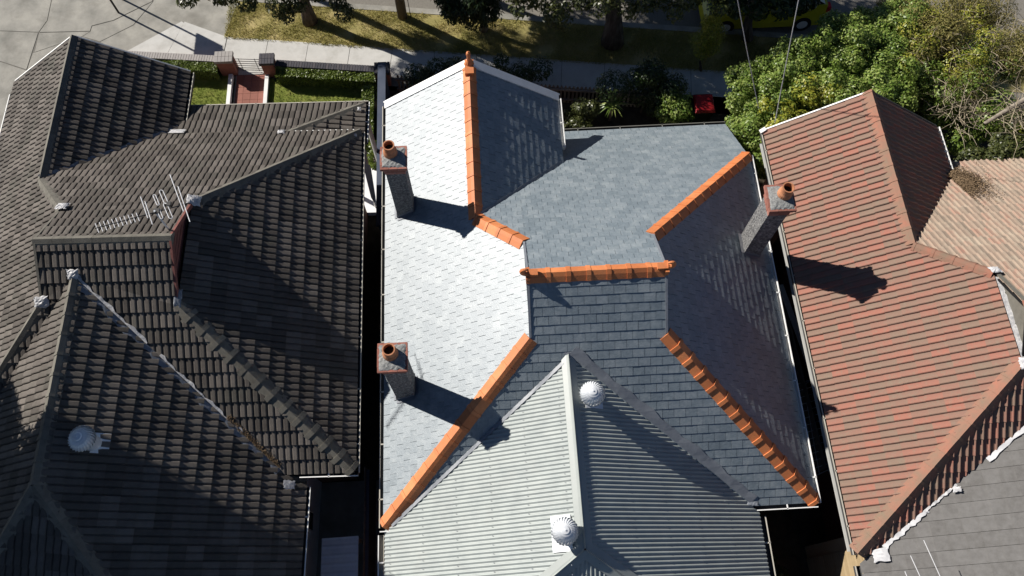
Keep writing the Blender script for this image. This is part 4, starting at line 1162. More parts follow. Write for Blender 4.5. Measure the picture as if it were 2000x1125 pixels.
# lead on the gablet foot
A, B = v3(x3+e3-0.02, f3e-0.1, QL.z(x3+e3, 0)), v3(x3+e3-0.02, b3e+0.1, QL.z(x3+e3, 0))
strip(H3, 'gablet_flashing', [A, B], 0.13, 'silver', off=0.05, side=(1, 0, 0.1), wav=0.2)
A2, B2 = v3(x3+e3+0.03, f3e, QL.z(x3+e3, 0)), v3(x3+e3+0.03, y3r, z3r)
MB().obox(A2+n3['F']*0.05, B2+n3['F']*0.05, 0.07, 0.03, up=n3['F']).build('verge_trim', 'ccap', H3)
A2, B2 = v3(x3+e3+0.03, b3e, QL.z(x3+e3, 0)), v3(x3+e3+0.03, y3r, z3r)
MB().obox(A2+n3['B']*0.05, B2+n3['B']*0.05, 0.07, 0.03, up=n3['B']).build('verge_trim', 'ccap', H3)
gutter(H3, v3(x3-0.01, y3G, z3-0.04), v3(x3-0.01, y3B-0.05, z3-0.04), (-1, 0, 0), m='darkgutter', lip='cream', w=0.075)
gutter(H3, v3(x3+gg3+0.01, y3v, ze3-0.03), v3(x3+gg3+0.01, y3G, ze3-0.03), (1, 0, 0), m='white', lip='white')
gutter(H3, v3(gx3-0.1, -2.5, QA.z(gx3-0.1, 0)-0.03), v3(gx3-0.1, 0.55, QA.z(gx3-0.1, 0)-0.03), (-1, 0, 0), m='darkgutter', lip='cream')
for x0, pl in ((x3, QL), (x3+gg3, QG)):
    a, b = v3(x0, y3G+0.03, pl.z(x0, 0)), v3(x3+g3, y3G+0.03, zg3)
    MB().obox(a+np.array([0, 0, -0.08]), b+np.array([0, 0, -0.08]), 0.035, 0.2, up=(0, 0, 1)).build('barge_board', 'white' if pl is QL else 'ccap', H3)
def wall3(poly, z0, z1, m, name='wall'): return MB().prism([tuple(W3_(p)) for p in poly], z0, z1).build(name, m, H3)
wall3([(x3+0.9, y3B+0.4), (XE, y3B+0.4), (XE, y3F-0.3), (x3+0.9, y3F-0.3)], -0.1, 3.5, 'wallbrick')
wall3([(x3+0.5, y3F-0.3), (x3+gg3-0.5, y3F-0.3), (x3+gg3-0.5, y3G-0.4), (x3+0.5, y3G-0.4)], -0.1, 3.2, 'wallbrick')
tw = wall3([(gx3+0.12, -3), (13, -3), (13, y3B+0.4), (gx3+0.12, y3B+0.4)], -0.1, 3.5, 'paling')
for i in range(24):
    MB().obox(v3(gx3+0.105, -3, 0.1+i*0.14), v3(gx3+0.105, y3B+0.1, 0.1+i*0.14), 0.025, 0.13, up=(0, 0, 1)).build('weatherboard', 'paling', tw)
wall3([(x3+0.03, y3B+0.05), (XE, y3B+0.05), (XE, y3F-0.02), (x3+gg3-0.03, y3F-0.02), (x3+gg3-0.03, y3G-0.03), (x3+0.03, y3G-0.03)], 3.28, 3.31, 'soffit', 'eave_lining')
# fixings: a bracket on the corner of the front gable
MB().obox(v3(x3-0.12, y3G-0.02, z3-0.02), v3(x3+0.02, y3G+0.03, z3+0.05), 0.10, 0.10).build('bracket', 'white', H3)
# white rods of an aerial that stands behind the picture's lower edge
A3 = empty('rear_aerial', (8.2, -1.2, 4.0), 'long thin white aerial rods above the grey tiled rear wing at the lower right', 'aerial')
MB().tube([(8.2, -1.2, 4.0), (8.1, -0.9, 5.2)], 0.02).build('mast', 'galv', A3)
MB().tube([(7.4, -0.55, 5.18), (8.5, -0.35, 5.18)], 0.012).build('boom', 'galv', A3)
for (p, q) in (((8.17, 0.98), (8.48, -0.45)), ((7.84, 0.71), (8.12, -0.5)), ((7.66, 0.43), (7.85, -0.6))):
    MB().tube([(p[0], p[1], 5.2), (q[0], q[1], 5.2)], 0.009, n=6).build('rod', 'aluminium', A3)

# ------------------------------------------------------------------ foliage
def rand_unit(n):
    v = RNG.normal(size=(n, 3)); return v/np.linalg.norm(v, axis=1)[:, None]

def leaves(name, m, parent, pts, nrm, size, aspect=0.5, droop=0.0, var=None, jitter=0.6, **kw):
    n = len(pts)
    N = nrm+rand_unit(n)*jitter; N /= np.linalg.norm(N, axis=1)[:, None]
    A = rand_unit(n)
    if droop: A = A*(1-droop)+np.array([0, 0, -1.0])*droop
    A = A-N*np.sum(A*N, axis=1)[:, None]; A /= np.linalg.norm(A, axis=1)[:, None]+1e-9
    B = np.cross(N, A)
    s = size*RNG.uniform(0.6, 1.35, n)[:, None]
    V = np.stack([pts-A*s*0.5, pts+B*s*aspect*0.5-A*s*0.05+N*s*0.08, pts+A*s*0.5-N*s*0.06, pts-B*s*aspect*0.5-A*s*0.05+N*s*0.08], axis=1).reshape(-1, 3)
    F = np.arange(n*4).reshape(-1, 4)
    if var is None: var = RNG.uniform(0.001, 1, n)
    return fast_mesh(name, V, F, var, m, parent, **kw)

def blob_points(blobs, density, shell=0.55, clump=0.0):
    """points in ellipsoids, thicker near the surface; each blob (cx,cy,cz,rx,ry,rz)"""
    P = []; Nn = []
    for (cx, cy, cz, rx, ry, rz) in blobs:
        n = int(density*(rx*ry+ry*rz+rx*rz)/3*4)
        d = rand_unit(n)
        r = shell+(1-shell)*RNG.uniform(0, 1, n)**0.5
        r = r*(1+0.18*np.sin(d[:, 0]*7+cx*3)*np.sin(d[:, 1]*6+cy)*np.sin(d[:, 2]*8+cz))
        if clump:
            k = max(6, int(n/60)); c = rand_unit(k); idx = RNG.integers(0, k, n)
            d = d*(1-clump)+c[idx]*clump; d /= np.linalg.norm(d, axis=1)[:, None]
        p = np.array([cx, cy, cz])+d*np.array([rx, ry, rz])*r[:, None]
        P.append(p); Nn.append(d)
    return np.concatenate(P), np.concatenate(Nn)

def trunk(name, m, parent, base, top, r0, r1, limbs=(), bend=0.1, n=10, seed=0):
    rg = random.Random(seed)
    b, t = np.array(base, float), np.array(top, float)
    mb = MB(); pts = []; rs = []
    k = 7
    for i in range(k+1):
        f = i/k
        pts.append(b+(t-b)*f+np.array([rg.uniform(-bend, bend), rg.uniform(-bend, bend), 0])*(0 < i < k))
        rs.append(r0+(r1-r0)*f+(r0*0.35 if i == 0 else 0))
    mb.tube(pts, rs, n=n)
    for (f, end, ra) in limbs:
        p = b+(t-b)*f; e = np.array(end, float)
        mid = (p+e)/2+np.array([rg.uniform(-.2, .2), rg.uniform(-.2, .2), 0.25])
        mb.tube([p, mid, e], [ra, ra*0.7, ra*0.3], n=7)
    return mb.build(name, m, parent, smooth=True)

def cluster(c, r, k, spread, rr, rg, flat=0.8):
    out = []
    for i in range(k):
        d = np.array([rg.gauss(0, 1), rg.gauss(0, 1), rg.gauss(0, 1)*flat]); d /= np.linalg.norm(d)
        q = np.array(c)+d*np.array(r)*spread*rg.uniform(0.45, 1)
        s = rr*rg.uniform(0.7, 1.3)
        out.append((q[0], q[1], q[2], s, s, s*0.8))
    return out

def tree(name, label, base, top, r0, blobs, leafm, lsize, density, barkm='bark', droop=0.0, limbs=(), cat='tree', group=None, aspect=0.45, seed=1, clump=0.35, shell=0.5, jitter=0.7):
    root = empty(name, base, label, cat, group)
    trunk('trunk', barkm, root, base, top, r0, r0*0.55, limbs, seed=seed)
    P, N_ = blob_points(blobs, density, shell=shell, clump=clump)
    leaves('crown', leafm, root, P, N_+np.array([0, 0, 0.5]), lsize, aspect=aspect, droop=droop, jitter=jitter)
    return root
rg = random.Random(5)
# street trees: their crowns hang mostly above the picture's upper edge
bl = cluster((-5.9, 20.3, 5.6), (2.3, 1.6, 1.3), 26, 1.0, 0.62, rg)
bl += [(-6.0, 17.25, 2.8, .38, .35, .45), (-5.5, 17.45, 2.7, .36, .3, .45), (-5.8, 17.1, 2.5, .25, .22, .3), (-7.0, 17.45, 2.7, .35, .3, .3), (-4.1, 17.05, 2.6, .32, .28, .35), (-4.8, 17.5, 3.0, .4, .3, .35), (-7.6, 17.5, 3.0, .4, .3, .3), (-6.85, 17.55, 2.9, .25, .2, .3), (-4.2, 17.2, 2.9, .28, .25, .42), (-4.5, 17.6, 3.2, .3, .3, .4), (-8.6, 17.3, 3.1, .32, .25, .25), (-8.1, 17.6, 3.3, .4, .3, .3), (-5.5, 18.2, 3.6, .7, .5, .4), (-6.8, 18.4, 3.8, .7, .5, .4), (-4.6, 18.5, 3.9, .6, .5, .4), (-7.8, 18.6, 4.1, .6, .5, .4)]
tree('street_tree', 'dark leafy street tree with leaning trunk on the sunny grass, left of the timber pole', (-5.75, 19.0, 0), (-5.9, 20.1, 4.6), 0.20, bl, 'leaf_olive', 0.15, 620, droop=0.5,
     limbs=((0.6, (-8.0, 18.0, 3.6), 0.07), (0.7, (-4.4, 17.8, 3.6), 0.07), (0.65, (-5.9, 17.6, 3.3), 0.05)), aspect=0.32, seed=3, group='street trees')
bl = cluster((0.0, 18.6, 3.6), (1.7, 1.0, 1.2), 34, 1.0, 0.52, rg)+cluster((-0.3, 17.3, 2.5), (0.95, 0.4, 0.7), 16, 1.0, 0.33, rg)
bl += [(-0.8, 17.2, 2.3, .42, .35, .55), (-0.2, 17.2, 2.0, .45, .35, .6), (0.3, 17.3, 2.0, .38, .35, .6), (-1.1, 17.4, 2.9, .4, .35, .5), (0.5, 17.6, 2.7, .4, .35, .6), (-0.4, 17.5, 3.0, .6, .45, .6), (0.0, 18.0, 3.2, .8, .5, .6)]
tree('street_tree', 'weeping dark green street tree right of the timber pole, above the gable finial', (0.10, 18.35, 0), (0.3, 19.0, 3.6), 0.11, bl, 'leaf_dark', 0.17, 700, barkm='palebark', droop=0.65, aspect=0.26, seed=4, group='street trees', clump=0.45)
bl = cluster((3.8, 19.8, 5.4), (3.8, 2.2, 1.2), 64, 1.0, 0.75, rg)
bl += [(2.2, 16.4, 2.8, .35, .3, .5), (2.5, 16.5, 2.5, .3, .28, .5), (1.9, 16.7, 3.1, .35, .3, .4), (3.1, 16.6, 3.3, .5, .35, .35), (3.9, 16.5, 3.4, .5, .35, .3), (6.1, 16.5, 3.2, .5, .35, .3), (6.8, 16.6, 3.2, .5, .35, .3), (1.2, 16.7, 3.4, .5, .3, .3), *[(1.2+0.45*q, 16.45+0.25*math.sin(q*2.3), 3.1+0.2*math.sin(q*1.7), .36+.08*math.sin(q*3.1), .3, .3) for q in range(14)], (4.55, 16.8, 2.5, .16, .16, .35), (4.9, 16.5, 3.0, .4, .3, .35), (5.4, 16.6, 3.0, .4, .3, .3), (3.5, 17.2, 3.9, .8, .5, .5), (2.4, 17.2, 3.7, .6, .4, .5), (5.2, 17.2, 3.8, .7, .5, .5)]
tree('street_tree', 'big street tree with thick ribbed grey trunk in the shade', (4.36, 17.6, 0), (4.2, 18.9, 5.6), 0.30, bl, 'leaf_olive', 0.15, 300, droop=0.45,
     limbs=((0.55, (2.6, 18.2, 4.6), 0.12), (0.65, (6.0, 18.3, 5.0), 0.12), (0.8, (4.4, 17.9, 6.0), 0.08)), aspect=0.4, seed=6, group='street trees')
bl = cluster((8.0, 17.9, 4.3), (1.7, 1.2, 0.9), 22, 1.0, 0.6, rg)+[(7.7, 16.5, 2.7, .35, .3, .35), (8.3, 16.4, 2.7, .35, .3, .35), (8.0, 16.9, 3.2, .6, .4, .4), (9.0, 16.3, 2.8, .4, .3, .35), (9.5, 16.5, 2.7, .4, .3, .35), (9.9, 16.7, 2.6, .3, .3, .3), (8.7, 16.6, 3.1, .5, .4, .35), (9.4, 16.8, 3.3, .5, .4, .35), (7.2, 16.7, 3.1, .45, .35, .3)]
tree('street_tree', 'dark street tree over the yellow car near the top edge', (8.9, 17.5, 0), (8.6, 18.5, 4.0), 0.15, bl, 'leaf_dark', 0.16, 640, seed=8, droop=0.3, group='street trees')
bl = [(7.05, 16.35, 2.6, .20, .20, .30), (7.0, 16.35, 2.2, .34, .3, .35), (7.15, 16.3, 1.8, .42, .35, .4), (6.85, 16.3, 1.5, .38, .32, .35), (7.2, 16.25, 1.25, .36, .3, .3), (7.0, 16.3, 1.0, .3, .28, .3)]
tree('young_tree', 'small golden topped young tree by the shaded footpath', (7.15, 16.3, 0), (7.05, 16.35, 2.4), 0.04, bl, 'leaf_yellow', 0.085, 1500, seed=9, aspect=0.35, droop=0.1)
# a tree past the left edge, whose shade falls on the rear wing of the tiled house
bl = cluster((-12.6, 4.2, 9.2), (2.5, 2.5, 1.3), 60, 1.0, 0.72, rg)+cluster((-15.2, 7.0, 8.6), (1.2, 1.0, 1.0), 10, 1.0, 0.6, rg)
tree('garden_tree', 'tall tree beyond the left edge that shades the dark tiled rear roof', (-14.6, 4.6, 0), (-13.2, 4.4, 8.4), 0.28, bl, 'leaf_olive', 0.19, 420, seed=12,
     limbs=((0.6, (-11.4, 3.6, 8.6), 0.12), (0.7, (-12.8, 6.0, 8.8), 0.1)), group='garden trees')
# street trees west of the picture, whose shade reaches the grass and the footpath
bl = cluster((-9.4, 22.6, 7.2), (2.2, 1.8, 1.4), 18, 1.0, 0.75, rg)
tree('street_tree', 'street tree above the upper edge left of the leaning street tree', (-9.6, 22.6, 0), (-9.4, 22.7, 6.4), 0.2, bl, 'leaf_olive', 0.16, 330, seed=13, group='street trees')

for k, (x, y, lab) in enumerate(((-2.6, 21.6, 'unseen tree added for shade above the upper edge, between the timber pole and the weeping tree'), (1.6, 21.8, 'unseen tree added for shade above the upper edge, behind the weeping tree'), (-1.0, 24.0, 'unseen tree added for shade across the road, above the upper edge over the power pole'), (4.5, 23.0, 'unseen tree added for shade across the road, above the upper edge over the thick trunk'))):
    bl = cluster((x, y, 5.4 if k < 2 else 7.2), (2.6, 1.9, 1.2), 46, 1.0, 0.78, rg)  # out-of-view canopies added to shade the nature strip and the car
    tree('street_tree', lab, (x, y, -0.12), (x, y, 4.6 if k < 2 else 6.5), 0.22, bl, 'leaf_olive', 0.17, 250, seed=30+k, group='street trees')
# large glossy evergreen between the slate and the terracotta house
rg = random.Random(21)
bl = []
for (c, r, k, s) in (((9.7, 13.9, 2.3), (1.7, 1.3, 0.9), 60, 0.36), ((8.1, 12.7, 1.8), (0.9, 1.3, 0.9), 34, 0.30), ((11.4, 13.8, 2.6), (1.3, 1.5, 0.8), 44, 0.34), ((10.4, 12.9, 2.4), (1.7, 1.0, 0.8), 34, 0.32), ((8.0, 13.9, 1.7), (0.5, 0.8, 0.8), 16, 0.27), ((9.9, 14.9, 2.7), (1.2, 0.6, 0.6), 16, 0.3), ((8.6, 14.0, 2.1), (1.3, 1.0, 0.7), 34, 0.32), ((7.6, 12.6, 1.5), (0.5, 0.8, 0.7), 18, 0.28), ((12.2, 14.6, 2.6), (0.8, 0.9, 0.6), 16, 0.32), ((10.7, 15.1, 2.6), (1.3, 0.5, 0.6), 26, 0.33), ((9.2, 14.6, 2.4), (0.9, 0.5, 0.6), 20, 0.32), ((12.0, 15.3, 2.8), (0.8, 0.6, 0.5), 16, 0.33), ((7.9, 14.5, 2.0), (0.6, 0.5, 0.6), 12, 0.3), ((7.6, 12.2, 1.7), (0.7, 0.9, 0.8), 26, 0.28), ((8.0, 13.2, 1.8), (0.55, 0.8, 0.8), 22, 0.28), ((8.9, 13.6, 2.5), (1.0, 0.9, 0.6), 28, 0.3), ((11.0, 14.5, 2.9), (1.3, 0.7, 0.5), 24, 0.32), ((11.0, 15.5, 2.8), (1.0, 0.4, 0.4), 18, 0.3), ((12.4, 15.5, 2.9), (1.1, 0.6, 0.4), 20, 0.33)):
    bl += cluster(c, r, k, 1.0, s, rg)
T1 = tree('evergreen_tree', 'large glossy green evergreen in front of the terracotta gable', (9.9, 13.4, 0), (9.8, 13.6, 2.6), 0.16, bl, 'leaf_green', 0.082, 1350, seed=15, clump=0.55,
          limbs=((0.4, (8.4, 13.0, 2.4), 0.07), (0.5, (11.2, 13.8, 2.8), 0.07), (0.6, (10.0, 14.4, 2.8), 0.06)), aspect=0.55)
bl = cluster((8.5, 12.7, 2.5), (0.6, 1.0, 0.6), 20, 1.0, 0.28, rg)+cluster((9.4, 13.1, 3.0), (0.6, 0.5, 0.4), 10, 1.0, 0.27, rg)
P, N_ = blob_points(bl, 620, shell=0.5, clump=0.4)
leaves('yellow_foliage', 'leaf_yellow', T1, P, N_+np.array([0, 0, 0.6]), 0.085, aspect=0.55)
# right hand golden shrub, half bare
def twigs(parent, name, c, r, n, seed, ln=0.9, m='twig', rad=0.007):
    rg = random.Random(seed); mb = MB()
    for i in range(n):
        d = np.array([rg.gauss(0, 1), rg.gauss(0, 1), rg.gauss(0, 0.6)]); d /= np.linalg.norm(d)
        p = np.array(c)+d*np.array(r)*rg.uniform(0.2, 1)
        e = p+unit([rg.gauss(0, 1), rg.gauss(0, 1), rg.uniform(-0.2, 0.9)])*ln*rg.uniform(0.4, 1.2)
        mid = (p+e)/2+np.array([rg.gauss(0, .07), rg.gauss(0, .07), rg.gauss(0.05, .06)])
        mb.tube([p, mid, e], [rad*rg.uniform(1, 1.8), rad, rad*0.5], n=4, caps=False, var=rg.uniform(0.01, 1))
    return mb.build(name, m, parent)
bl = cluster((14.2, 14.9, 2.6), (2.2, 1.7, 0.7), 30, 1.0, 0.6, rg)+cluster((12.8, 16.0, 2.5), (1.2, 0.9, 0.6), 10, 1.0, 0.5, rg)
T2 = tree('golden_shrub', 'big dry golden shrub with bare grey twigs at the top right corner', (14.3, 14.8, 0), (14.2, 14.9, 2.3), 0.10, bl, 'leaf_gold', 0.07, 1300, seed=17, aspect=0.4, barkm='palebark', clump=0.3)
twigs(T2, 'twigs', (14.2, 14.6, 3.0), (2.2, 1.8, 0.6), 230, 3, 0.7, rad=0.0055)
P, N_ = blob_points(cluster((13.2, 14.6, 2.8), (2.0, 1.5, 0.6), 26, 1.0, 0.4, rg), 500, clump=0.5)
leaves('yellow_foliage', 'leaf_yellow', T2, P, N_+np.array([0, 0, 0.6]), 0.07)
P, N_ = blob_points(cluster((13.6, 14.0, 2.7), (1.8, 1.2, 0.6), 26, 1.0, 0.4, rg), 500, clump=0.5)
leaves('green_foliage', 'leaf_green', T2, P, N_+np.array([0, 0, 0.6]), 0.075)
bl = cluster((13.6, 12.6, 2.3), (1.2, 0.9, 0.7), 14, 1.0, 0.45, rg)+cluster((13.1, 13.4, 2.2), (0.8, 0.7, 0.6), 8, 1.0, 0.45, rg)
T3 = tree('garden_shrub', 'green and grey twiggy shrub between the evergreen and the terracotta roof valley', (13.4, 12.8, 0), (13.4, 12.8, 1.9), 0.08, bl, 'leaf_green', 0.10, 700, seed=18, aspect=0.5)
twigs(T3, 'twigs', (13.6, 12.8, 2.7), (1.2, 1.0, 0.5), 170, 4, 0.8)
bl = cluster((15.0, 11.3, 2.9), (1.4, 0.8, 0.6), 18, 1.0, 0.45, rg)+cluster((13.5, 10.9, 2.9), (0.5, 0.4, 0.4), 6, 1.0, 0.35, rg)
T4 = tree('trailing_creeper', 'creeper with yellow green leaves climbing onto the terracotta roof edge at the right', (15.0, 11.6, 0), (15.0, 11.4, 2.6), 0.09, bl, 'leaf_olive', 0.10, 800, seed=19, aspect=0.5, barkm='palebark')
twigs(T4, 'twigs', (15.0, 11.6, 3.5), (1.4, 0.8, 0.5), 200, 6, 1.1)
MB().tube([(13.4, 11.6, 3.4), (14.3, 12.0, 3.7), (15.6, 12.7, 3.6)], [0.05, 0.08, 0.10], n=7).build('branch', 'palebark', T4, smooth=True)
mbp, mbn = blob_points(cluster((15.2, 11.2, 3.0), (1.2, 0.5, 0.4), 6, 1.0, 0.3, rg), 500, clump=0.4)
leaves('yellow_foliage', 'leaf_yellow', T4, mbp, mbn+np.array([0, 0, 0.5]), 0.10)
# shrubs of the slate house's front garden, in the shade
for i, (c, r, m_, lab) in enumerate((((5.0, 14.8, 1.0), (1.15, 0.65, 0.75), 'leaf_dark', 'dark glossy shrub behind the picket fence, left of the red bin'),
                                     ((5.9, 14.4, 0.75), (0.42, 0.5, 0.45), 'leaf_green', 'mid green shrub next to the red lidded bin'),
                                     ((2.9, 14.3, 0.55), (0.6, 0.5, 0.4), 'leaf_olive', 'low shrub behind the pale picket tips'),
                                     ((0.9, 15.9, 0.75), (1.2, 0.5, 0.55), 'leaf_dark', 'dark bush behind the gable beside the footpath'),
                                     ((-1.3, 15.8, 0.75), (1.1, 0.5, 0.55), 'leaf_dark', 'dark bush against the low fence left of the gable finial'),
                                     ((6.2, 13.3, 0.7), (0.7, 0.4, 0.45), 'leaf_olive', 'loose shrub at the verandah edge below the red bin'),
                                     ((-3.42, 13.0, 0.85), (0.18, 0.55, 0.55), 'leaf_hedge', 'small sunny bush in the gap beside the left hand chimney'))):
    bl = cluster(c, r, 10, 1.0, min(r)*0.75, random.Random(40+i))
    o = empty('garden_shrub', (c[0], c[1], 0), lab, 'shrub', 'front garden shrubs')
    trunk('stem', 'bark', o, (c[0], c[1], 0), c, 0.04, 0.02, seed=i)
    P, N_ = blob_points(bl, 1100, clump=0.35)
    leaves('foliage', m_, o, P, N_+np.array([0, 0, 0.5]), 0.085, aspect=0.5)
# spiky plant
sp = empty('spiky_plant', (3.95, 14.55, 0), 'spiky strap leaved plant in the shaded front garden', 'plant')
mb = MB()
for i in range(22):
    a = i*2.4; l = random.uniform(0.35, 0.6)
    c = np.array([3.95, 14.55, 0.75]); e = c+np.array([math.cos(a)*l, math.sin(a)*l, 0.15-random.random()*0.3])
    s_ = np.array([-math.sin(a), math.cos(a), 0])*0.022; m_ = (c+e)/2+np.array([0, 0, 0.12])
    mb.add([c-s_, c+s_, m_+s_, m_-s_, e], [(0, 1, 2, 3), (3, 2, 4)], random.random())
mb.build('leaf_rosette', 'leaf_green', sp)
MB().tube([(3.95, 14.55, 0), (3.95, 14.55, 0.75)], 0.05).build('stem', 'bark', sp)

# hedges of the tiled house
def hedge(label, poly, h):
    o = empty('box_hedge', (poly[0][0], poly[0][1], 0), label, 'hedge', 'clipped front hedges')
    xs_, ys_ = [p[0] for p in poly], [p[1] for p in poly]
    MB().prism([(x*0.97+np.mean(xs_)*0.03, y*0.9+np.mean(ys_)*0.1) for x, y in poly], 0, h-0.08).build('twig_core', 'leaf_dark', o)
    n = 9000
    A, B, C_, D = [np.array(p) for p in poly]
    s, t = RNG.uniform(0, 1, n), RNG.uniform(0, 1, n)
    xy = (A[None]*(1-s)[:, None]+B[None]*s[:, None])*(1-t)[:, None]+(D[None]*(1-s)[:, None]+C_[None]*s[:, None])*t[:, None]
    z = h+RNG.normal(0, 0.02, n)+0.04*np.sin(xy[:, 0]*5)*np.sin(xy[:, 1]*7)
    N_ = np.tile([0, 0, 1.0], (n, 1))
    side = RNG.uniform(0, 1, n) < 0.45
    tt = np.where(RNG.uniform(0, 1, n) < 0.5, 0.0, 1.0)
    xy2 = (A[None]*(1-s)[:, None]+B[None]*s[:, None])*(1-tt)[:, None]+(D[None]*(1-s)[:, None]+C_[None]*s[:, None])*tt[:, None]
    P = np.concatenate([xy, z[:, None]], 1)
    P[side, :2] = xy2[side]; P[side, 2] = RNG.uniform(0.02, h, side.sum())
    N_[side] = np.stack([np.zeros(side.sum()), np.where(tt[side] > 0.5, -1.0, 1.0), 0.4*np.ones(side.sum())], 1)
    leaves('foliage', 'leaf_hedge', o, P, N_, 0.055, aspect=0.6, jitter=0.8)
hedge('clipped green hedge left of the white gate', [(-11.2, 17.42), (-8.58, 17.08), (-8.54, 16.72), (-11.2, 17.05)], 0.46)
hedge('clipped green hedge right of the white gate, mostly in shade', [(-6.66, 16.80), (-3.45, 16.38), (-3.45, 16.06), (-6.66, 16.46)], 0.48)
hedge('tall shaded hedge along the dark blue fence', [(-3.78, 15.5), (-3.42, 15.5), (-3.42, 13.4), (-3.78, 13.4)], 1.0)
# lawns
structure('front_lawn', MB().prism([(-12.3, 13.0), (-8.28, 13.0), (-8.28, 16.95), (-12.3, 17.45)], -0.05, 0.02), 'lawn')
structure('side_lawn', MB().prism([(-6.98, 13.0), (-3.4, 13.0), (-3.4, 16.3), (-6.98, 16.75)], -0.05, 0.02), 'lawn')
def grass(name, m, n, fn, label, h=0.05):
    xy = fn(n); n = len(xy)
    P = np.concatenate([xy, np.full((n, 1), 0.02)], 1)
    a = RNG.uniform(0, 2*math.pi, n); s = 0.006+0.004*RNG.uniform(0, 1, n)
    side = np.stack([np.cos(a), np.sin(a), np.zeros(n)], 1)*s[:, None]
    lean = np.stack([RNG.normal(0, 0.6, n), RNG.normal(0, 0.6, n), np.ones(n)], 1)*(h*RNG.uniform(0.5, 1.3, n))[:, None]
    V = np.stack([P-side, P+side, P+side*0.4+lean, P-side*0.4+lean], 1).reshape(-1, 3)
    fast_mesh(name, V, np.arange(n*4).reshape(-1, 4), RNG.uniform(0.001, 1, n), m, None, label=label, cat='grass', kind='stuff')
def fn1(n):
    x = RNG.uniform(-8.6, 13, n); t = RNG.uniform(0, 1, n)
    lo, hi = 18.52+ST*(x+8.62)-0.06, 18.87+ST*x
    y = lo+(hi-lo)*t
    k = np.sin(x*2.3+y*1.1)+np.sin(x*5.1-y*4.3)+np.sin(x*0.9-y*6.0)+RNG.normal(0, 0.9, n)
    sel = k > -1.0
    return np.stack([x, y], 1)[sel]
grass('grass', 'blade', 60000, fn1, 'dry patchy grass growing on the nature strip')
def fn2(n):
    x = RNG.uniform(-12, -3.45, n); y = RNG.uniform(13.2, 16.7, n)
    sel = ((x < -8.3) | (x > -6.95))
    return np.stack([x, y], 1)[sel]
grass('grass', 'blade2', 26000, fn2, 'short green grass growing in the small front lawns', 0.035)

# ------------------------------------------------------------------ front fence, gate and path of the tiled house
def brick_wall(label, A, B, h, m, th=0.24, capw=0.075):
    A, B = np.array(A, float), np.array(B, float)
    o = empty('brick_wall', (A[0], A[1], 0), label, 'wall', 'low brick front walls')
    t = unit(np.array([B[0]-A[0], B[1]-A[1], 0])); n_ = np.array([-t[1], t[0], 0])
    L = np.linalg.norm(B-A)
    MB().obox((A[0], A[1], h/2-0.07), (B[0], B[1], h/2-0.07), th-0.03, h-0.14, up=(0, 0, 1)).build('wall_body', 'brick', o)
    mb = MB(); k = int(L/0.085)
    for i in range(k):
        p = np.array([A[0], A[1], h-0.05])+t*(L*(i+0.5)/k)
        mb.obox(p-n_*th/2, p+n_*th/2, L/k-0.012, 0.10, up=(0, 0, 1), var=random.uniform(0.01, 1))
    mb.build('coping_bricks', m, o, kind='stuff')
    MB().obox((A[0], A[1], h-0.06), (B[0], B[1], h-0.06), th-0.02, 0.07, up=(0, 0, 1)).build('mortar_bed', 'mortar', o)
brick_wall('low brick wall with pale brick on edge coping, left of the gate', (-12.2, 17.68), (-8.56, 17.24), 0.50, 'brickpale')
brick_wall('low brick wall with dark blue coping, right of the gate', (-6.68, 16.98), (-3.42, 16.56), 0.50, 'brickdark')
def pier(label, x, y, h, m, s_=0.36, sx=None):
    o = empty('brick_pier', (x, y, 0), label, 'pier', 'gate piers')
    sx = sx or s_
    MB().box(x-sx/2, x+sx/2, y-s_/2, y+s_/2, 0, h-0.1).build('pier_body', 'brick', o)
    k = 5; st = (sx+0.08)/k
    for r_ in range(2):
        for i in range(k):
            xa = x-sx/2-0.04+i*st
            ya = y-s_/2-0.04+r_*(s_+0.08)/2
            MB().box(xa+0.005, xa+st-0.005, ya+0.005, ya+(s_+0.08)/2-0.005, h-0.1, h+0.01).build('coping_brick', m, o)
    MB().box(x-sx/2-0.02, x+sx/2+0.02, y-s_/2-0.02, y+s_/2+0.02, h-0.1, h-0.008).build('mortar_bed', 'mortar', o)
pier('brick gate pier with pale coping on the left of the gate', -8.28, 17.10, 0.76, 'brickpale', 0.34, 0.50)
pier('brick gate pier with dark coping on the right of the gate', -6.90, 16.95, 0.76, 'brickdark', 0.34, 0.40)
pier('dark brick pier where the front wall meets the blue fence', -3.22, 16.42, 0.72, 'brickdark', 0.36, 0.42)
gt = empty('metal_gate', (-7.6, 16.75, 0), 'low gate of thin dark metal bars between the two brick piers', 'gate')
for i in range(6):
    z = 0.08+i*0.11
    MB().tube([(-8.02, 17.10, z), (-7.14, 17.02, z)], 0.010, n=6).build('bar', 'black', gt)
for x, y in ((-8.02, 17.10), (-7.84, 17.083), (-7.32, 17.037), (-7.14, 17.02)):
    MB().tube([(x, y, 0.05), (x, y, 0.66)], 0.011, n=6).build('bar', 'black', gt)
pth = structure('garden_path', MB().prism([(-8.12, 13.0), (-7.08, 13.0), (-7.0, 16.93), (-8.1, 16.93)], -0.05, 0.006), 'mortar')
MB().prism([(-8.12, 16.94), (-7.0, 16.94), (-7.0, 17.12), (-8.12, 17.27)], -0.05, 0.014).build('threshold_slab', 'concrete', pth)
for i in range(16):
    for j in range(4):
        y0 = 13.0+i*0.245; x0 = -8.06+j*0.245
        MB().box(x0+0.004, x0+0.241, y0+0.004, y0+0.241, -0.02, 0.02+random.uniform(0, 0.003)).build('path_tile', 'redtilepath', pth)
for x in (-8.22, -7.04):
    MB().box(x-0.06, x+0.06, 13.0, 16.88, -0.02, 0.16).build('edging', 'white', pth)
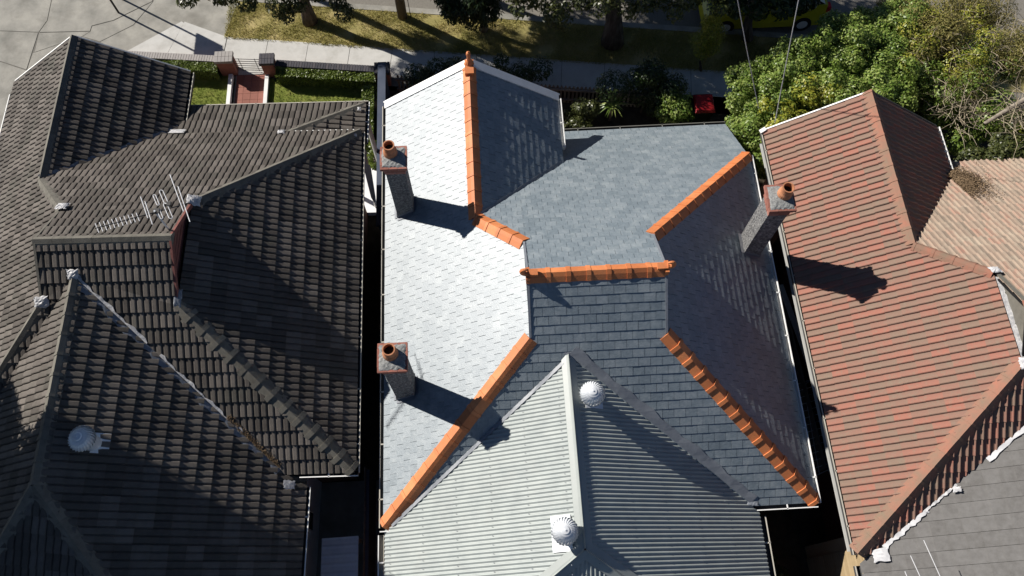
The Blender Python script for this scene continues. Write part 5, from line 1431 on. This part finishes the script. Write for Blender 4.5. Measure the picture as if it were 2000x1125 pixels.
# dividing fence between tiled and slate house
fe_ = empty('blue_fence', (-3.1, 13.5, 0), 'dark blue solid fence running back between the left and middle houses', 'fence')
MB().box(-3.16, -3.06, 10.4, 16.0, 0, 1.42).build('fence_panel', 'bluefence', fe_)
MB().box(-3.23, -2.99, 10.4, 16.05, 1.42, 1.47).build('capping', 'bluefence', fe_)
# picket fence in front of the slate house
pf = empty('picket_fence', (1.5, 15.7, 0), 'weathered timber picket fence along the footpath before the slate house', 'fence')
for i in range(64):
    x = -2.7+i*0.125; y = 15.95+ST*(x+2.7)*0.95
    h = 0.92+random.uniform(-0.015, 0.015)
    MB().add([(x-0.035, y, 0.05), (x+0.035, y, 0.05), (x+0.035, y, h-0.05), (x, y, h+0.02), (x-0.035, y, h-0.05), (x-0.035, y+0.02, 0.05), (x+0.035, y+0.02, 0.05), (x+0.035, y+0.02, h-0.05), (x, y+0.02, h+0.02), (x-0.035, y+0.02, h-0.05)],
             [(4, 3, 2, 1, 0), (5, 6, 7, 8, 9), (0, 1, 6, 5), (1, 2, 7, 6), (2, 3, 8, 7), (3, 4, 9, 8), (4, 0, 5, 9)]).build('picket', 'timber', pf)
for z in (0.25, 0.75):
    MB().obox((-2.8, 15.93, z), (5.4, 15.93+ST*8.1*0.95, z), 0.05, 0.07).build('rail', 'timber', pf)
# red lidded bin
bn = empty('wheelie_bin', (6.75, 14.35, 0), 'dark wheeled bin with a bright red lid among the shrubs', 'bin')
MB().add([(6.50, 14.10, 0.08), (6.98, 14.10, 0.08), (6.98, 14.55, 0.08), (6.50, 14.55, 0.08), (6.46, 14.02, 0.98), (7.02, 14.02, 0.98), (7.02, 14.62, 0.98), (6.46, 14.62, 0.98)],
         [(3, 2, 1, 0), (0, 1, 5, 4), (1, 2, 6, 5), (2, 3, 7, 6), (3, 0, 4, 7)]).build('bin_body', 'bingreen', bn)
lid = MB()
lid.add([(6.43, 13.98, 0.98), (7.05, 13.98, 0.98), (7.05, 14.64, 1.0), (6.43, 14.64, 1.0), (6.48, 14.04, 1.04), (7.0, 14.04, 1.04), (7.0, 14.58, 1.10), (6.48, 14.58, 1.10)],
        [(3, 2, 1, 0), (4, 5, 6, 7), (0, 1, 5, 4), (1, 2, 6, 5), (2, 3, 7, 6), (3, 0, 4, 7)])
lid.build('lid', 'binred', bn)
for s_ in (-0.25, 0.25):
    MB().tube([(6.74+s_-0.03, 14.6, 0.1), (6.74+s_+0.03, 14.6, 0.1)], 0.1, n=14).build('wheel', 'tyre', bn)
MB().tube([(6.5, 14.68, 0.95), (6.98, 14.68, 0.95)], 0.018).build('handle', 'bingreen', bn)

# ------------------------------------------------------------------ car at the kerb
cr = empty('parked_car', (9.4, 18.4, -0.12), 'yellow green car parked at the kerb in tree shade', 'car')
cy0, cy1, cx0, cx1 = 17.85, 19.55, 7.4, 11.5
def car_section(x, zl_, zh_, inset):
    return [(x, cy0+inset*0.3, zl_), (x, cy0+inset*0.1, zl_+0.25), (x, cy0+inset, zh_), (x, cy1-inset, zh_), (x, cy1-inset*0.1, zl_+0.25), (x, cy1-inset*0.3, zl_)]
secs = [(cx0, .15, .55, .2), (cx0+.15, .1, .72, .14), (cx0+1.1, .08, .86, .1), (cx0+1.15, .08, .88, .1), (cx1-.9, .08, .92, .1), (cx1-.12, .1, .95, .12), (cx1, .16, .62, .2)]
V = []; F = []
for s_ in secs: V += car_section(*s_)
for i in range(len(secs)-1):
    for j in range(5): F.append((6*i+j, 6*i+j+1, 6*(i+1)+j+1, 6*(i+1)+j))
F.append(tuple(range(6))[::-1]); F.append(tuple(range(6*(len(secs)-1), 6*len(secs))))
body = MB().add(V, F).build('body', 'carpaint', cr)
cab = MB()
V = []
for (x, z, ins) in ((cx0+1.0, .86, .12), (cx0+1.75, 1.36, .3), (cx1-1.0, 1.38, .3), (cx1-.2, .95, .16)):
    V += [(x, cy0+ins, z), (x, cy1-ins, z)]
V += [(cx0+1.0, cy0+.12, .84), (cx0+1.0, cy1-.12, .84), (cx1-.2, cy0+.16, .9), (cx1-.2, cy1-.16, .9)]
MB().add(V[:8], [(0, 1, 3, 2), (4, 5, 7, 6), (0, 2, 4, 6), (1, 7, 5, 3)]).build('windows', 'glass', cr)
MB().add([V[2], V[3], V[5], V[4]]+[(p[0], p[1], p[2]+0.03) for p in (V[2], V[3], V[5], V[4])], [(4, 5, 6, 7), (0, 1, 5, 4), (1, 2, 6, 5), (2, 3, 7, 6), (3, 0, 4, 7)]).build('roof', 'carpaint', cr)
for (x, y) in ((cx0+.75, cy0+.09), (cx0+.75, cy1-.09), (cx1-.75, cy0+.09), (cx1-.75, cy1-.09)):
    w_ = MB().tube([(x, y-.1, .18), (x, y+.1, .18)], 0.30, n=20).build('wheel', 'tyre', cr)
    MB().tube([(x, y-.105, .18), (x, y+.105, .18)], 0.18, n=16).build('rim', 'galv', w_)
for y in (cy0+.2, cy1-.2):
    MB().box(cx1-.1, cx1+.02, y-.12, y+.12, .66, .86).build('tail_light', 'taillight', cr)
MB().obox((cx1+.02, cy0+.15, .36), (cx1+.02, cy1-.15, .36), .12, .22).build('bumper', 'carpaint', cr)

# ------------------------------------------------------------------ poles and cables
pp = empty('power_pole', (-2.64, 19.05, 0), 'round timber power pole standing in the grass at the top edge', 'pole')
MB().tube([(-2.64, 19.05, -0.1), (-2.64, 19.08, 9.0)], [0.165, 0.12], n=16).build('pole_shaft', 'polewood', pp, smooth=True)
MB().obox((-3.6, 19.08, 8.5), (-1.6, 19.08, 8.5), 0.1, 0.1).build('crossarm', 'polewood', pp)
MB().tube([(-2.36, 19.0, 0.0), (-2.45, 19.1, 6.0)], 0.012, n=6).build('stay_wire', 'black', pp)
def cable(label, A, B, sag):
    A, B = np.array(A, float), np.array(B, float)
    mb = MB().tube([A+(B-A)*t-np.array([0, 0, sag*4*t*(1-t)]) for t in np.linspace(0, 1, 17)], 0.011, n=6)
    mb.build('overhead_cable', 'wire', None, label=label, cat='cable', group='service cables')
cable('thin white cable dropping to the evergreen beside the slate roof corner', (5.4, 13.25, 8.5), (7.37, 12.34, 3.5), 0.05)
cable('thin cable dropping to the corner bracket of the terracotta gable', (7.3, 13.5, 8.6), (7.55, 11.62, 3.95), 0.05)
# street sign past the upper edge; its shade falls on the new concrete
sg = empty('street_sign', (-12.28, 19.76, 0), 'two slim dark posts with a board at the street corner, at the top edge', 'sign')
for (x, y) in ((-12.28, 19.76), (-12.25, 20.35)):
    MB().tube([(x, y, -0.05), (x, y, 2.75)], 0.035, n=8).build('post', 'black', sg)
MB().box(-12.29, -12.24, 19.6, 20.5, 2.05, 2.72).build('board', 'galv', sg)
# ------------------------------------------------------------------ side passages
# right passage: paling fence, trellis, tan palings
rf = empty('side_fence', (8.0, 6, 0), 'grey timber capping of the fence between slate and terracotta houses', 'fence')
MB().obox((7.72, 7.6, 0.85), (7.95, 3.0, 0.85), 0.03, 1.7).build('fence_panel', 'timber', rf)
MB().obox((7.70, 7.9, 1.72), (8.10, 5.3, 1.72), 0.14, 0.05).build('capping', 'white', rf)
trl = empty('metal_trellis', (7.7, 4.2, 0), 'dark wire trellis standing in the passage beside the terracotta eave', 'trellis')
for i in range(13):
    y = 3.1+i*0.18
    MB().tube([(7.55, y-0.10, 1.5), (8.15, y+0.05, 1.5)], 0.007, n=5).build('wire', 'galv', trl)
for x in (7.6, 7.85, 8.1):
    MB().tube([(x-0.03, 2.9, 1.51), (x+0.02, 5.4, 1.51)], 0.008, n=5).build('wire', 'galv', trl)
for (x, y) in ((7.6, 3.0), (7.6, 5.3), (8.1, 3.0), (8.1, 5.3)):
    MB().tube([(x, y, 0), (x, y, 1.5)], 0.015, n=6).build('post', 'galv', trl)
o = empty('garden_shrub', (6.3, 0.6, 0), 'dark shrub in the shaded yard at the bottom, right of the corrugated roof', 'shrub', 'rear garden shrubs')
P, N_ = blob_points(cluster((6.3, 0.6, 0.6), (0.5, 0.8, 0.4), 8, 1, 0.3, random.Random(3)), 1000, clump=0.3)
leaves('foliage', 'leaf_dark', o, P, N_+np.array([0, 0, 0.5]), 0.09)
trunk('stem', 'bark', o, (6.3, 0.6, 0), (6.3, 0.6, 0.6), 0.04, 0.02)
# left courtyard
structure('courtyard_paving', MB().prism([(-5.0, -3), (-3.3, -3), (-3.3, 3.6), (-5.0, 3.6)], -0.05, 0.02), 'oldconcrete')
lf = empty('courtyard_fence', (-3.35, 1.5, 0), 'narrow timber fence with ragged top beside the small blue shed roof', 'fence')
for i in range(52):
    y = 3.55-i*0.105
    MB().box(-3.41+0.004*(i % 2), -3.385+0.004*(i % 2), y, y+0.1, 0, 1.75+random.uniform(-0.03, 0.03)).build('paling', 'timber', lf)
MB().box(-3.385, -3.30, -1.9, 3.6, 1.55, 1.62).build('rail', 'bluefence', lf)
sh = empty('lean_to_roof', (-3.9, 0.8, 0), 'small blue grey sheet lean-to roof in the shaded courtyard', 'shed')
mb = MB(); V = []; F = []
for i in range(61):
    y = 1.98-i*0.05
    w = 0.012 if i % 4 == 0 else 0.0
    V += [(-4.32, y, 2.02+w), (-3.44, y, 2.18+w)]
for i in range(60): F.append((2*i, 2*i+1, 2*i+3, 2*i+2))
mb.add(V, F); q = mb.build('roof_sheet', 'shedroof', sh); sm = q.modifiers.new('t', 'SOLIDIFY'); sm.thickness = 0.01
for (x, y) in ((-4.25, 1.9), (-3.5, 1.9), (-4.25, -0.9), (-3.5, -0.9)):
    MB().box(x-.04, x+.04, y-.04, y+.04, 0, 2.02).build('post', 'timber', sh)
# leaf litter in the valleys
def litter(label, fn, n, size=0.05):
    P, N_ = fn(n)
    leaves('leaf_litter', 'litter', None, P, N_, size, aspect=0.4, jitter=0.9, label=label, cat='leaf litter', kind='stuff')
def lit1(n):
    A = v3(x3+gg3+0.10, y3v, QF.z(0, y3v)); s = RNG.uniform(0, 1, n); r = RNG.normal(0, 1, (n, 2))
    x = x3+gg3-0.15+np.abs(r[:, 0])*0.32; y = y3v-0.25+r[:, 1]*0.32
    z = QF.z0+QF.gy*y+0.06+0.05*np.exp(-((x-x3-gg3)**2+(y-y3v+.2)**2)*3)
    return np.stack([x-0.011*y, y+0.011*x, z+RNG.uniform(0, 0.05, n)], 1), np.tile([0, 0.5, 1.0], (n, 1))
litter('brown leaf litter and twigs heaped in the valley of the terracotta roof', lit1, 6000)
def lit2(n):
    va, vb2, pb = litter_valley
    t = RNG.uniform(0.72, 0.98, n)
    P = va[None]+(vb2-va)[None]*t[:, None]+pb[None]*np.abs(RNG.normal(0, 0.05, n))[:, None]+np.array([0, 0, 0.09])
    return P, np.tile([0, 0, 1.0], (n, 1))
litter('rusty leaf litter in the lower valley of the dark tiled roof', lit2, 900, 0.035)
